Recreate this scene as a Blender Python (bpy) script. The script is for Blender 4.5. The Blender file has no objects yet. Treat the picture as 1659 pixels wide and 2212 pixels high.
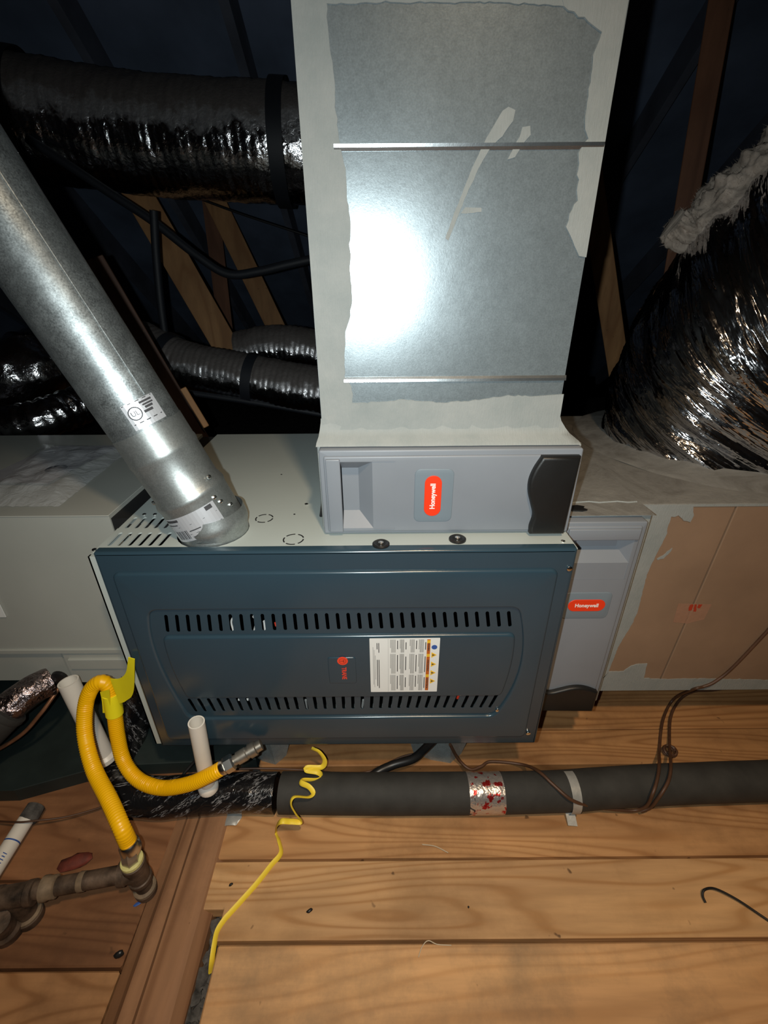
import bpy, bmesh, math, random
from mathutils import Vector, Matrix, noise
random.seed(7)
S = bpy.context.scene
COL = S.collection
V = Vector

# ---------------------------------------------------------------- camera
FPX = 979.0                                   # focal length in pixels of a 1659 x 2212 frame
PITCH = math.radians(27.3); ROLL = 0.0082
CAM = V((0, 0, 1.17))
Fw = V((0, math.cos(PITCH), -math.sin(PITCH)))
u0 = V((0, math.sin(PITCH), math.cos(PITCH))); r0 = V((1, 0, 0))
Rt = math.cos(ROLL) * r0 - math.sin(ROLL) * u0
Up = math.cos(ROLL) * u0 + math.sin(ROLL) * r0
cam = bpy.data.cameras.new('camera')
cam.sensor_fit = 'VERTICAL'; cam.sensor_height = 24.0; cam.lens = 24.0 * FPX / 2212
cam.clip_start = 0.02; cam.clip_end = 60
camo = bpy.data.objects.new('camera', cam); COL.objects.link(camo)
mw = Matrix((Rt, Up, -Fw)).transposed().to_4x4(); mw.translation = CAM
camo.matrix_world = mw
S.camera = camo

# ---------------------------------------------------------------- world, lights, exposure
w = bpy.data.worlds.new('attic_dark'); S.world = w; w.use_nodes = True
w.node_tree.nodes['Background'].inputs[0].default_value = (0.45, 0.55, 0.8, 1)
w.node_tree.nodes['Background'].inputs[1].default_value = 0.0
S.view_settings.view_transform = 'Standard'; S.view_settings.look = 'None'
S.view_settings.gamma = 1.0; S.view_settings.use_curve_mapping = False
S.view_settings.exposure = 0.0

def lamp(name, kind, loc, power, color, radius, aim=None, size=None, blend=None):
    l = bpy.data.lights.new(name, kind); l.energy = power; l.color = color
    l.shadow_soft_size = radius
    if kind == 'SPOT':
        l.spot_size = size; l.spot_blend = blend
    o = bpy.data.objects.new(name, l); COL.objects.link(o); o.location = loc
    if aim is not None:
        o.rotation_euler = (V(aim) - V(loc)).to_track_quat('-Z', 'Y').to_euler()
    return o
# the phone's flash, just left of the lens, and a warm shaded work lamp hung overhead, shining down on the boards
lamp('phone_flash', 'SPOT', CAM + V((-0.05, 0.0, 0.0)), 29.0, (0.91, 1.0, 1.0), 0.006,
     aim=CAM + V((-0.05, 0, 0)) + Fw, size=math.radians(150), blend=1.0)
lamp('work_lamp', 'SPOT', (0.26, -0.25, 2.30), 84.0, (1.0, 0.73, 0.46), 0.05, aim=(0.26, 0.16, 0.0), size=math.radians(98), blend=1.0)

# ---------------------------------------------------------------- helpers
def W(px, py, X=None, Y=None, Z=None):
    """point of the ray through a pixel of the photograph on a world plane"""
    d = Fw + Rt * ((px - 829.5) / FPX) + Up * ((1106 - py) / FPX)
    if Y is not None: t = (Y - CAM.y) / d.y
    elif Z is not None: t = (Z - CAM.z) / d.z
    else: t = (X - CAM.x) / d.x
    return CAM + d * t
def WD(px, py, depth):
    return CAM + (Fw + Rt * ((px - 829.5) / FPX) + Up * ((1106 - py) / FPX)) * depth

WL = {}
def link(o): COL.objects.link(o); return o
def tag(o, label=None, cat=None, group=None, kind=None):
    if label: o['label'] = label
    if cat: o['category'] = cat
    if group: o['group'] = group
    if kind: o['kind'] = kind
    return o
def thing(name, loc, label, cat, group=None):
    o = bpy.data.objects.new(name, None); link(o); o.location = loc
    o.empty_display_size = 0.05
    WL[o.name] = V(loc)
    return tag(o, label, cat, group)
def structure(name, loc=(0, 0, 0)):
    o = bpy.data.objects.new(name, None); link(o); o.location = loc
    WL[o.name] = V(loc); o['kind'] = 'structure'
    return o
def obj(name, bm, mat, parent=None, label=None, smooth=None, cat=None, group=None, kind=None):
    """link a bmesh (or mesh) in world coordinates as one object"""
    if isinstance(bm, bmesh.types.BMesh):
        me = bpy.data.meshes.new(name); bm.to_mesh(me); bm.free()
    else: me = bm
    me.name = name
    me.materials.clear()
    for m in (mat if isinstance(mat, (list, tuple)) else [mat]): me.materials.append(m)
    if smooth is not None:
        me.polygons.foreach_set('use_smooth', [True] * len(me.polygons))
        me.set_sharp_from_angle(angle=math.radians(smooth))
    o = bpy.data.objects.new(name, me); link(o)
    if parent is not None:
        L = WL[parent.name]; o.parent = parent
    else:
        vs = [v.co for v in me.vertices]
        L = V(((min(v.x for v in vs) + max(v.x for v in vs)) / 2, (min(v.y for v in vs) + max(v.y for v in vs)) / 2, min(v.z for v in vs)))
        o.location = L
    WL[o.name] = V(L)
    me.transform(Matrix.Translation(-V(L)))
    return tag(o, label, cat, group, kind)

def box(bm, x0, x1, y0, y1, z0, z1, bev=0.0, seg=2, mi=0):
    g = bmesh.ops.create_cube(bm, size=1)
    vs = g['verts']
    for v in vs:
        v.co = V(((x0 + x1) / 2 + v.co.x * (x1 - x0), (y0 + y1) / 2 + v.co.y * (y1 - y0), (z0 + z1) / 2 + v.co.z * (z1 - z0)))
    fs = set(f for v in vs for f in v.link_faces)
    for f in fs: f.material_index = mi
    if bev > 0:
        es = set(e for v in vs for e in v.link_edges)
        bmesh.ops.bevel(bm, geom=list(es), offset=bev, segments=seg, affect='EDGES', profile=0.5)
    return bm
def boxm(*a, **k): return box(bmesh.new(), *a, **k)

def beam(bm, p0, p1, wdir, wid, thk, bev=0.0):
    """timber or bar from p0 to p1; wdir roughly gives the direction of its width"""
    p0, p1 = V(p0), V(p1); ax = (p1 - p0); L = ax.length; ax.normalize()
    wd = (V(wdir) - ax * ax.dot(V(wdir))).normalized(); td = ax.cross(wd)
    g = bmesh.ops.create_cube(bm, size=1); vs = g['verts']
    for v in vs:
        v.co = (p0 + p1) / 2 + ax * (v.co.x * L) + wd * (v.co.y * wid) + td * (v.co.z * thk)
    if bev: bmesh.ops.bevel(bm, geom=list(set(e for v in vs for e in v.link_edges)), offset=bev, segments=1, affect='EDGES')
    bmesh.ops.recalc_face_normals(bm, faces=bm.faces)
    return bm

def spline(pts, n=8):
    """Catmull-Rom resampling"""
    P = [V(p) for p in pts]
    if len(P) < 3: return [P[0].lerp(P[-1], i / n) for i in range(n + 1)]
    Q = [P[0] * 2 - P[1]] + P + [P[-1] * 2 - P[-2]]
    out = []
    for i in range(1, len(Q) - 2):
        a, b, c, d = Q[i - 1:i + 3]
        for k in range(n):
            t = k / n
            out.append(0.5 * ((2 * b) + (c - a) * t + (2 * a - 5 * b + 4 * c - d) * t * t + (3 * b - a - 3 * c + d) * t ** 3))
    out.append(P[-1]); return out
def resample(path, step):
    out = [path[0]]; acc = 0
    for a, b in zip(path, path[1:]):
        L = (b - a).length
        if L < 1e-9: continue
        while acc + L >= step:
            t = (step - acc) / L; a = a.lerp(b, t); out.append(a.copy()); L = (b - a).length; acc = 0
            if L < 1e-9: break
        acc += L
    if (out[-1] - path[-1]).length > step * 0.3: out.append(path[-1])
    return out
def tube(bm, path, rad, seg=12, caps=True, ell=None, rfun=None, mi=0, uvf=None):
    """swept tube; rad is a number or a list; rfun(i, s, a) returns a radius factor"""
    n = len(path); rings = []; up = None; s = 0
    for i, p in enumerate(path):
        t = (path[min(i + 1, n - 1)] - path[max(i - 1, 0)]).normalized()
        if up is None:
            up = t.orthogonal().normalized() if ell is None else (V(ell[2]) - t * t.dot(V(ell[2]))).normalized()
        else: up = (up - t * up.dot(t)).normalized()
        if ell is not None and len(ell) > 3:
            up = (V(ell[2]) - t * t.dot(V(ell[2]))).normalized()
        side = t.cross(up)
        if i: s += (p - path[i - 1]).length
        r = rad[i] if isinstance(rad, (list, tuple)) else rad
        ring = []
        for k in range(seg):
            a = 2 * math.pi * k / seg
            q = r * (rfun(i, s, a) if rfun else 1)
            ex, ey = (ell[0], ell[1]) if ell else (1, 1)
            ring.append(bm.verts.new(p + up * (math.cos(a) * q * ex) + side * (math.sin(a) * q * ey)))
        rings.append(ring)
    ul = bm.loops.layers.uv.new('UVMap') if uvf else None
    dist = [0.0]
    for p, q in zip(path, path[1:]): dist.append(dist[-1] + (q - p).length)
    for i, (A, B) in enumerate(zip(rings, rings[1:])):
        for k in range(seg):
            f = bm.faces.new((A[k], A[(k + 1) % seg], B[(k + 1) % seg], B[k])); f.material_index = mi
            if uvf:
                for lp, (ii, kk) in zip(f.loops, ((i, k), (i, k + 1), (i + 1, k + 1), (i + 1, k))): lp[ul].uv = uvf(dist[ii], 2 * math.pi * kk / seg)
    if caps:
        f = bm.faces.new(rings[0][::-1]); f.material_index = mi
        f = bm.faces.new(rings[-1]); f.material_index = mi
    bmesh.ops.recalc_face_normals(bm, faces=bm.faces)
    return bm
def tubem(*a, **k): return tube(bmesh.new(), *a, **k)
def lathe(bm, base, axis, prof, seg=24, caps=True):
    """revolve a list of (distance along axis, radius)"""
    axis = V(axis).normalized(); b = V(base)
    e1 = axis.orthogonal().normalized(); e2 = axis.cross(e1); rings = []
    for h, r in prof:
        rings.append([bm.verts.new(b + axis * h + (e1 * math.cos(2 * math.pi * k / seg) + e2 * math.sin(2 * math.pi * k / seg)) * r) for k in range(seg)])
    for A, B in zip(rings, rings[1:]):
        for k in range(seg): bm.faces.new((A[k], A[(k + 1) % seg], B[(k + 1) % seg], B[k]))
    if caps:
        bm.faces.new(rings[0][::-1]); bm.faces.new(rings[-1])
    bmesh.ops.recalc_face_normals(bm, faces=bm.faces)
    return bm
def lathem(*a, **k): return lathe(bmesh.new(), *a, **k)

def area2(p): return sum(a[0] * b[1] - b[0] * a[1] for a, b in zip(p, p[1:] + p[:1]))
def ccw(p): return p if area2(p) > 0 else p[::-1]
def inset(p, d):
    n = len(p); out = []
    for i in range(n):
        a, b, c = V(p[i - 1]), V(p[i]), V(p[(i + 1) % n])
        e1 = (b - a).normalized(); e2 = (c - b).normalized()
        n1 = V((-e1.y, e1.x)); n2 = V((-e2.y, e2.x)); m = n1 + n2
        if m.length < 1e-6: m = n1
        m.normalize(); k = d / max(0.4, m.dot(n1))
        q = b + m * k; out.append((q.x, q.y))
    return out
def rrect(x0, x1, y0, y1, r, n=6):
    out = []
    for cx, cy, a0 in ((x1 - r, y1 - r, 0), (x0 + r, y1 - r, 90), (x0 + r, y0 + r, 180), (x1 - r, y0 + r, 270)):
        for k in range(n + 1):
            a = math.radians(a0 + 90 * k / n); out.append((cx + r * math.cos(a), cy + r * math.sin(a)))
    return out
def circ(cx, cy, r, n=24): return [(cx + r * math.cos(2 * math.pi * k / n), cy + r * math.sin(2 * math.pi * k / n)) for k in range(n)]
def slot(ax, ay, bx, by, w, n=4):
    d = V((bx - ax, by - ay)).normalized(); r = w / 2; out = []
    a0 = math.atan2(d.y, d.x)
    for (cx, cy, s) in ((bx - d.x * r, by - d.y * r, -90), (ax + d.x * r, ay + d.y * r, 90)):
        for k in range(n + 1):
            a = a0 + math.radians(s + 180 * k / n); out.append((cx + r * math.cos(a), cy + r * math.sin(a)))
    return out
def soften(pts, step=0.004, k=4):
    """round the corners of a closed outline"""
    q = [V(p) for p in pts]; d = []
    for a, b in zip(q, q[1:] + q[:1]):
        m = max(1, round((b - a).length / step)); d += [a.lerp(b, i / m) for i in range(m)]
    n = len(d)
    return [tuple(sum((d[(i + j) % n] for j in range(-k, k + 1)), V((0, 0))) / (2 * k + 1)) for i in range(n)]
class Frame:
    """a flat frame: origin, x and y directions, normal = towards the viewer of the plate"""
    def __init__(s, o, x, y): s.o, s.x, s.y = V(o), V(x).normalized(), V(y).normalized(); s.n = s.x.cross(s.y)
    def p(s, a, b, h=0.0): return s.o + s.x * a + s.y * b + s.n * h
    def mat(s):
        m = Matrix((s.x, s.y, s.n)).transposed().to_4x4(); m.translation = s.o; return m
def plate(bm, fr, outer, holes=(), top=0.0, thick=0.01, bev=0.0, hbev=0.0, nb=3, mi=0, wall=True, ht=None):
    """sheet with real holes: its top face at height `top` above the frame, rounded edges"""
    outer = ccw(list(outer)); holes = [ccw(list(h))[::-1] for h in holes]
    loops = []
    def ring(pts, h): return [bm.verts.new(fr.p(a, b, h)) for a, b in pts]
    def strips(R0, R1):
        n = len(R0)
        for k in range(n):
            f = bm.faces.new((R0[k], R1[k], R1[(k + 1) % n], R0[(k + 1) % n])); f.material_index = mi
    def rim(pts, b, thick=thick):
        prof = [(b, 0.0)] if b > 0 else [(0, 0)]
        if b > 0: prof = [(b * (1 - math.sin(math.pi / 2 * k / nb)), b * (1 - math.cos(math.pi / 2 * k / nb))) for k in range(nb + 1)]
        rs = [ring(inset(pts, d), top - h) for d, h in prof]
        if wall and thick > b + 1e-6: rs.append(ring(pts, top - thick))
        for A, B in zip(rs, rs[1:]): strips(A, B)
        return rs[0]
    cap = [rim(outer, bev)] + [rim(h, hbev, ht if ht is not None else thick) for h in holes]
    es = []
    for R in cap:
        for k in range(len(R)):
            e = bm.edges.get((R[k], R[(k + 1) % len(R)])) or bm.edges.new((R[k], R[(k + 1) % len(R)]))
            es.append(e)
    g = bmesh.ops.triangle_fill(bm, edges=es, use_beauty=True, use_dissolve=False, normal=fr.n)
    for f in g['geom']:
        if isinstance(f, bmesh.types.BMFace):
            f.material_index = mi
            if f.normal.dot(fr.n) < 0: f.normal_flip()
    return bm
def platem(*a, **k): return plate(bmesh.new(), *a, **k)
def rag(pts, step=0.006, amp=0.002, seed=0, keep=()):
    """subdivide an outline and roughen it, as brushed paint ends"""
    out = []; n = len(pts)
    for i in range(n):
        a, b = V(pts[i]), V(pts[(i + 1) % n])
        if i in keep: out.append((a.x, a.y)); continue
        m = max(1, int((b - a).length / step))
        for k in range(m):
            q = a.lerp(b, k / m)
            j = noise.noise(V((q.x * 160, q.y * 160, seed))) * amp + noise.noise(V((q.x * 45, q.y * 45, seed + 9))) * amp
            e = (b - a).normalized()
            if k: q = q + V((-e.y, e.x)) * j
            out.append((q.x, q.y))
    return out
def text(bm_or_none, body, fr, size, cx, cy, h=0.0006, bold=0.0, sx=1.0, align='CENTER', shear=0.0):
    cu = bpy.data.curves.new('t', 'FONT'); cu.body = body; cu.size = size; cu.align_x = align; cu.align_y = 'CENTER'
    cu.offset = bold; cu.resolution_u = 3; cu.extrude = 0.0002; cu.shear = shear
    o = bpy.data.objects.new('t', cu); link(o)
    bpy.context.view_layer.update()
    dg = bpy.context.evaluated_depsgraph_get()
    me = bpy.data.meshes.new_from_object(o.evaluated_get(dg))
    bpy.data.objects.remove(o); bpy.data.curves.remove(cu)
    me.transform(Matrix.Diagonal((sx, 1, 1, 1)))
    m = fr.mat(); m.translation = fr.p(cx, cy, h); me.transform(m)
    return me
def crinkle(p, sc, seed=0): return noise.noise(V((p.x * sc + seed, p.y * sc, p.z * sc)))

# ---------------------------------------------------------------- materials
class NT:
    def __init__(s, name):
        s.m = bpy.data.materials.new(name); s.m.use_nodes = True; s.t = s.m.node_tree; s.N = s.t.nodes; s.b = s.N['Principled BSDF']
    def n(s, t, **k):
        o = s.N.new(t)
        for a, b in k.items(): setattr(o, a, b)
        return o
    def l(s, a, b): s.t.links.new(a, b)
    def coord(s, scale=(1, 1, 1), kind='Object', rnd=False):
        tc = s.n('ShaderNodeTexCoord'); mp = s.n('ShaderNodeMapping'); mp.inputs['Scale'].default_value = scale
        if rnd:
            oi = s.n('ShaderNodeObjectInfo'); vm = s.n('ShaderNodeVectorMath', operation='ADD'); sc = s.n('ShaderNodeMath', operation='MULTIPLY'); sc.inputs[1].default_value = 37.0
            s.l(oi.outputs['Random'], sc.inputs[0]); s.l(tc.outputs[kind], vm.inputs[0]); s.l(sc.outputs[0], vm.inputs[1]); s.l(vm.outputs[0], mp.inputs[0])
        else: s.l(tc.outputs[kind], mp.inputs[0])
        return mp.outputs[0]
    def noise(s, vec, scale, detail=4, rough=0.55, dist=0.0):
        o = s.n('ShaderNodeTexNoise'); o.inputs['Scale'].default_value = scale; o.inputs['Detail'].default_value = detail
        o.inputs['Roughness'].default_value = rough; o.inputs['Distortion'].default_value = dist; s.l(vec, o.inputs['Vector']); return o.outputs['Fac']
    def ramp(s, fac, stops):
        o = s.n('ShaderNodeValToRGB'); e = o.color_ramp.elements
        while len(e) < len(stops): e.new(0.5)
        for i, (p, c) in enumerate(stops):
            e[i].position = p; e[i].color = (*c, 1) if len(c) == 3 else c
        s.l(fac, o.inputs[0]); return o.outputs[0]
    def mix(s, fac, a, b, mode='MIX'):
        o = s.n('ShaderNodeMix', data_type='RGBA', blend_type=mode)
        for inp, v in ((o.inputs[0], fac), (o.inputs[6], a), (o.inputs[7], b)):
            if hasattr(v, 'is_linked') or hasattr(v, 'links'): s.l(v, inp)
            else: inp.default_value = v if not isinstance(v, tuple) else ((*v, 1) if len(v) == 3 else v)
        return o.outputs[2]
    def bump(s, h, strength=0.3, dist=0.002, normal=None):
        o = s.n('ShaderNodeBump'); o.inputs['Strength'].default_value = strength; o.inputs['Distance'].default_value = dist
        s.l(h, o.inputs['Height'])
        if normal is not None: s.l(normal, o.inputs['Normal'])
        return o.outputs[0]
    def done(s, col=None, rough=None, metal=None, normal=None, **k):
        for nm, v in (('Base Color', col), ('Roughness', rough), ('Metallic', metal), ('Normal', normal)):
            if v is None: continue
            i = s.b.inputs[nm]
            if hasattr(v, 'links'): s.l(v, i)
            else: i.default_value = (*v, 1) if isinstance(v, tuple) and len(v) == 3 else v
        for nm, v in k.items(): s.b.inputs[nm.replace('_', ' ')].default_value = v
        return s.m
def plain(name, c, rough=0.5, metal=0.0, var=0.12, scale=9, bump=0.0, bscale=120, stretch=(1, 1, 1), **k):
    t = NT(name); co = t.coord(stretch)
    d = tuple(x * (1 - var) for x in c); e = tuple(min(1, x * (1 + var)) for x in c)
    col = t.ramp(t.noise(co, scale), [(0.3, d), (0.7, e)])
    nrm = t.bump(t.noise(co, bscale, 3), bump, 0.001) if bump else None
    return t.done(col, rough, metal, nrm, **k)

def wood(name, a, b, axis='X', stain=0.5, grain=1.0, dark=(0.10, 0.05, 0.025), soil=None):
    t = NT(name)
    st = {'X': (0.75, 7, 7), 'Y': (7, 0.75, 7), 'Z': (7, 7, 0.75)}[axis]
    co = t.coord(st, rnd=True); c1 = t.coord((1, 1, 1), rnd=True)
    wv = t.n('ShaderNodeTexNoise'); wv.inputs['Scale'].default_value = 1.05; wv.inputs['Detail'].default_value = 1.5; wv.inputs['Roughness'].default_value = 0.4; t.l(co, wv.inputs['Vector'])
    mu = t.n('ShaderNodeMath', operation='MULTIPLY'); mu.inputs[1].default_value = 13.0 * grain; t.l(wv.outputs['Fac'], mu.inputs[0])
    fr = t.n('ShaderNodeMath', operation='PINGPONG'); fr.inputs[1].default_value = 1.0; t.l(mu.outputs[0], fr.inputs[0])
    fine = t.noise(t.coord(tuple(x * 9 for x in st), rnd=True), 1.0, 3)
    base = t.mix(t.ramp(fr.outputs[0], [(0.20, (0, 0, 0)), (0.62, (0.30, 0.30, 0.30)), (0.90, (1, 1, 1))]), a, b)
    base = t.mix(t.ramp(fine, [(0.35, (0, 0, 0)), (0.75, (0.6, 0.6, 0.6))]), base, tuple(x * 0.68 for x in a))
    big = t.ramp(t.noise(c1, 3.2, 7, 0.7), [(0.46, (0, 0, 0)), (0.70, (stain,) * 3)])
    base = t.mix(big, base, soil or tuple(x * 0.42 + 0.008 for x in b))
    tone = t.ramp(t.noise(t.coord(tuple(x * 0.16 for x in st), rnd=True), 9.0, 3), [(0.35, (0.80, 0.76, 0.74)), (0.65, (1.08, 1.05, 1.0))])
    base = t.mix(1.0, base, tone, 'MULTIPLY')
    spots = t.ramp(t.noise(c1, 33.0, 2, 0.5), [(0.73, (0, 0, 0)), (0.78, (0.8, 0.8, 0.8))])
    base = t.mix(spots, base, dark)
    oi = t.n('ShaderNodeObjectInfo')
    hv = t.n('ShaderNodeHueSaturation'); mr = t.n('ShaderNodeMapRange'); mr.inputs[3].default_value = 0.82; mr.inputs[4].default_value = 1.12
    t.l(oi.outputs['Random'], mr.inputs[0]); t.l(mr.outputs[0], hv.inputs['Value']); t.l(base, hv.inputs['Color'])
    n1 = t.bump(fr.outputs[0], 0.12, 0.0015); n2 = t.bump(fine, 0.18, 0.0015, n1)
    return t.done(hv.outputs[0], 0.62, 0.0, n2, Specular_IOR_Level=0.25)

def galv(name, c=(0.56, 0.60, 0.62), rough=0.36, spangle=0.12, metal=0.9, sp_scale=75, brush=None, blotch=0.0):
    t = NT(name); co = t.coord()
    f = t.mix(0.55, t.noise(co, sp_scale, 5, 0.65, 0.4), t.noise(co, 420, 2))
    lo = tuple(x * (1 - spangle * 1.6) for x in c); hi = tuple(min(1, x * (1 + spangle)) for x in c)
    col = t.ramp(f, [(0.36, lo), (0.62, hi)])
    if blotch:
        col = t.mix(t.ramp(t.noise(co, 9, 7, 0.7, 0.5), [(0.42, (0, 0, 0)), (0.64, (blotch,) * 3)]), col, tuple(x * 0.5 for x in c))
    rr = t.n('ShaderNodeMapRange'); rr.inputs[3].default_value = rough * 0.8; rr.inputs[4].default_value = rough * 1.25; t.l(t.noise(co, 9, 6, 0.65), rr.inputs[0])
    nrm = t.bump(t.noise(t.coord(brush) if brush else co, 300, 3, 0.7), 0.12, 0.0006)
    return t.done(col, rr.outputs[0], metal, nrm)

def foil(name, c=(0.62, 0.62, 0.64), rough=0.16, sc=38, strength=0.9, dist=0.01, stretch=(1, 1, 1), top_shade=0.0):
    t = NT(name); co = t.coord(stretch)
    a = t.noise(co, sc, 5, 0.6, 0.6); b = t.noise(co, sc * 4.3, 3, 0.6)
    vo = t.n('ShaderNodeTexVoronoi'); vo.inputs['Scale'].default_value = sc * 2.2; t.l(co, vo.inputs['Vector'])
    n1 = t.bump(a, strength, dist); n2 = t.bump(vo.outputs['Distance'], strength * 0.5, dist * 0.5, n1); n3 = t.bump(b, strength * 0.7, dist * 0.25, n2)
    col = t.ramp(b, [(0.3, tuple(x * 0.75 for x in c)), (0.7, c)])
    if not top_shade: return t.done(col, rough, 1.0, n3)
    g = t.n('ShaderNodeNewGeometry'); sx = t.n('ShaderNodeSeparateXYZ'); t.l(g.outputs['Normal'], sx.inputs[0])  # upward faces painted darker, for the dark attic they mirror
    ad = t.n('ShaderNodeMath', operation='MULTIPLY_ADD'); ad.inputs[1].default_value = 0.5; t.l(a, ad.inputs[0]); t.l(sx.outputs['Z'], ad.inputs[2])
    f = t.ramp(ad.outputs[0], [(0.22, (0, 0, 0)), (0.62, (top_shade,) * 3)])
    rr = t.n('ShaderNodeMapRange'); rr.inputs[3].default_value = rough; rr.inputs[4].default_value = 0.75; t.l(f, rr.inputs[0])
    mm = t.n('ShaderNodeMapRange'); mm.inputs[3].default_value = 1.0; mm.inputs[4].default_value = 0.25; t.l(f, mm.inputs[0])
    return t.done(t.mix(f, col, (0.085, 0.066, 0.055)), rr.outputs[0], mm.outputs[0], n3)

M = {}
WRAP_ANG = 35
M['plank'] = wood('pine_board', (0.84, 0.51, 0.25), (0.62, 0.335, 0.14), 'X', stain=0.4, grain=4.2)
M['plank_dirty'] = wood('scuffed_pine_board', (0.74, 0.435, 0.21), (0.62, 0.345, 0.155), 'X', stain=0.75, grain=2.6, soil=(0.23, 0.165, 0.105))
M['plank_back'] = wood('darker_pine_board', (0.52, 0.275, 0.115), (0.34, 0.16, 0.06), 'X', stain=0.6, grain=3.0)  # darker tone of the pine for the raised boards
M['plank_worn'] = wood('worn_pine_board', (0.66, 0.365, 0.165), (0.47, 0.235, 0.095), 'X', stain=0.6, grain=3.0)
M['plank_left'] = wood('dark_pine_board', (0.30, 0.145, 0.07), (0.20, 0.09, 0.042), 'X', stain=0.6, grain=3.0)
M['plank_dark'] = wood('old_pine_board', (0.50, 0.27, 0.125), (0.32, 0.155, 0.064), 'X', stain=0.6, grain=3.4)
M['joist'] = wood('fir_joist', (0.36, 0.195, 0.105), (0.23, 0.115, 0.058), 'Y', grain=0.8)
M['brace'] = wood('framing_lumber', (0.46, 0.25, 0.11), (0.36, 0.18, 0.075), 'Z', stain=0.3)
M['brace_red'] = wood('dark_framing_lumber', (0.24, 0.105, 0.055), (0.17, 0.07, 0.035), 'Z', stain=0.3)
M['timber_shaded'] = wood('shaded_timber', (0.075, 0.036, 0.022), (0.05, 0.024, 0.015), 'Z', stain=0.3)  # the flue's shadow is put into this brown
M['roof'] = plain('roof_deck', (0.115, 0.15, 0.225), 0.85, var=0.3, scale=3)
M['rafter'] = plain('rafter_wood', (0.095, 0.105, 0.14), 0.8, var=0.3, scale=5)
M['subfloor'] = plain('dark_floor_void', (0.035, 0.03, 0.027), 0.9, var=0.5, scale=14, bump=0.6, bscale=60)
M['debris'] = plain('grey_insulation_debris', (0.075, 0.07, 0.065), 0.95, var=0.7, scale=50, bump=0.8, bscale=90)
M['casing'] = plain('grey_green_painted_steel', (0.44, 0.485, 0.465), 0.38, var=0.03, scale=4, bump=0.03, bscale=500)
M['coilpaint'] = plain('grey_painted_steel', (0.40, 0.41, 0.375), 0.42, var=0.05, scale=4, bump=0.03, bscale=500)
M['slate'] = plain('slate_blue_enamel', (0.027, 0.053, 0.074), 0.22, var=0.05, scale=5, Specular_IOR_Level=0.6)
M['inner'] = plain('black_interior', (0.006, 0.006, 0.007), 0.8)
M['galv'] = galv('galvanised_sheet', (0.305, 0.355, 0.380), 0.30, 0.10, 0.60, 120, blotch=0.22)
M['galv_pipe'] = galv('spangled_galvanised', (0.40, 0.44, 0.45), 0.42, 0.34, 0.82, 45, blotch=0.6)
M['galv_smooth'] = galv('smooth_galvanised', (0.44, 0.47, 0.465), 0.41, 0.12, 0.82, 90, blotch=0.3)
M['galv_seam'] = galv('bright_seam_metal', (0.62, 0.66, 0.68), 0.22, 0.05, 0.95, 120)
M['galv_dark'] = galv('weathered_galvanised', (0.36, 0.40, 0.40), 0.45, 0.12, 0.5, 60)
M['steel'] = plain('bright_screw_steel', (0.75, 0.75, 0.72), 0.2, 1.0)
M['nut'] = plain('nickel_plated_fitting', (0.72, 0.70, 0.66), 0.25, 1.0, var=0.1)
M['olddull'] = plain('tarnished_fitting', (0.40, 0.37, 0.32), 0.4, 0.85, var=0.3, scale=40)
M['iron'] = plain('rusty_black_iron', (0.098, 0.066, 0.046), 0.55, 0.3, var=0.85, scale=26, bump=0.6, bscale=130)
M['dope'] = plain('pale_pipe_dope', (0.19, 0.135, 0.085), 0.7, var=0.3, scale=60)
M['dope_yellow'] = plain('yellow_pipe_dope', (0.60, 0.55, 0.22), 0.6, var=0.2, scale=60)
t = NT('grey_duct_mastic'); co = t.coord(); br = t.coord((6, 1, 1))
M['mastic'] = t.done(t.ramp(t.noise(co, 12, 6, 0.7), [(0.3, (0.25, 0.275, 0.27)), (0.62, (0.31, 0.325, 0.315)), (0.85, (0.38, 0.38, 0.35))]), 0.62, 0.0, t.bump(t.noise(br, 60, 5, 0.7), 0.5, 0.0018))
t = NT('brushed_mastic_top'); co = t.coord()
M['mastic_top'] = t.done(t.ramp(t.noise(co, 6, 7, 0.75, 1.2), [(0.3, (0.13, 0.12, 0.105)), (0.5, (0.22, 0.215, 0.20)), (0.75, (0.32, 0.31, 0.285))]), 0.7, 0.0, t.bump(t.noise(co, 40, 6, 0.7), 0.6, 0.003))
M['plastic'] = plain('grey_plastic', (0.215, 0.235, 0.265), 0.42, var=0.05, scale=6, bump=0.06, bscale=500)
M['badge'] = plain('blue_grey_plastic', (0.175, 0.215, 0.25), 0.45, var=0.04)
M['red'] = plain('red_badge', (0.86, 0.045, 0.010), 0.4, var=0.02)
M['redprint'] = plain('red_print', (0.80, 0.06, 0.025), 0.5, var=0.1)
M['reddark'] = plain('dark_red_print', (0.42, 0.045, 0.02), 0.5, var=0.1)
M['white'] = plain('white_print', (0.85, 0.83, 0.80), 0.5, var=0.02)
M['black_plastic'] = plain('black_plastic', (0.0085, 0.0085, 0.0085), 0.45, var=0.2, bump=0.1, bscale=400)
M['rubber'] = plain('black_rubber', (0.012, 0.012, 0.012), 0.35)
M['foam'] = plain('black_foam_sleeve', (0.034, 0.033, 0.030), 0.75, var=0.25, scale=18, bump=0.25, bscale=160)
M['pvc'] = plain('white_pvc', (0.80, 0.755, 0.68), 0.38, var=0.05, scale=12)
M['yellow'] = plain('orange_yellow_coating', (1.0, 0.52, 0.002), 0.38, var=0.03)
M['tag'] = plain('lemon_yellow_tag', (0.95, 0.84, 0.015), 0.5, var=0.05)
M['ribbon'] = plain('yellow_ribbon', (0.95, 0.70, 0.05), 0.5, var=0.06)
M['wire'] = plain('brown_wire', (0.085, 0.040, 0.022), 0.5, var=0.3, scale=20)
M['blackwire'] = plain('black_wire', (0.012, 0.012, 0.013), 0.4)
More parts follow.
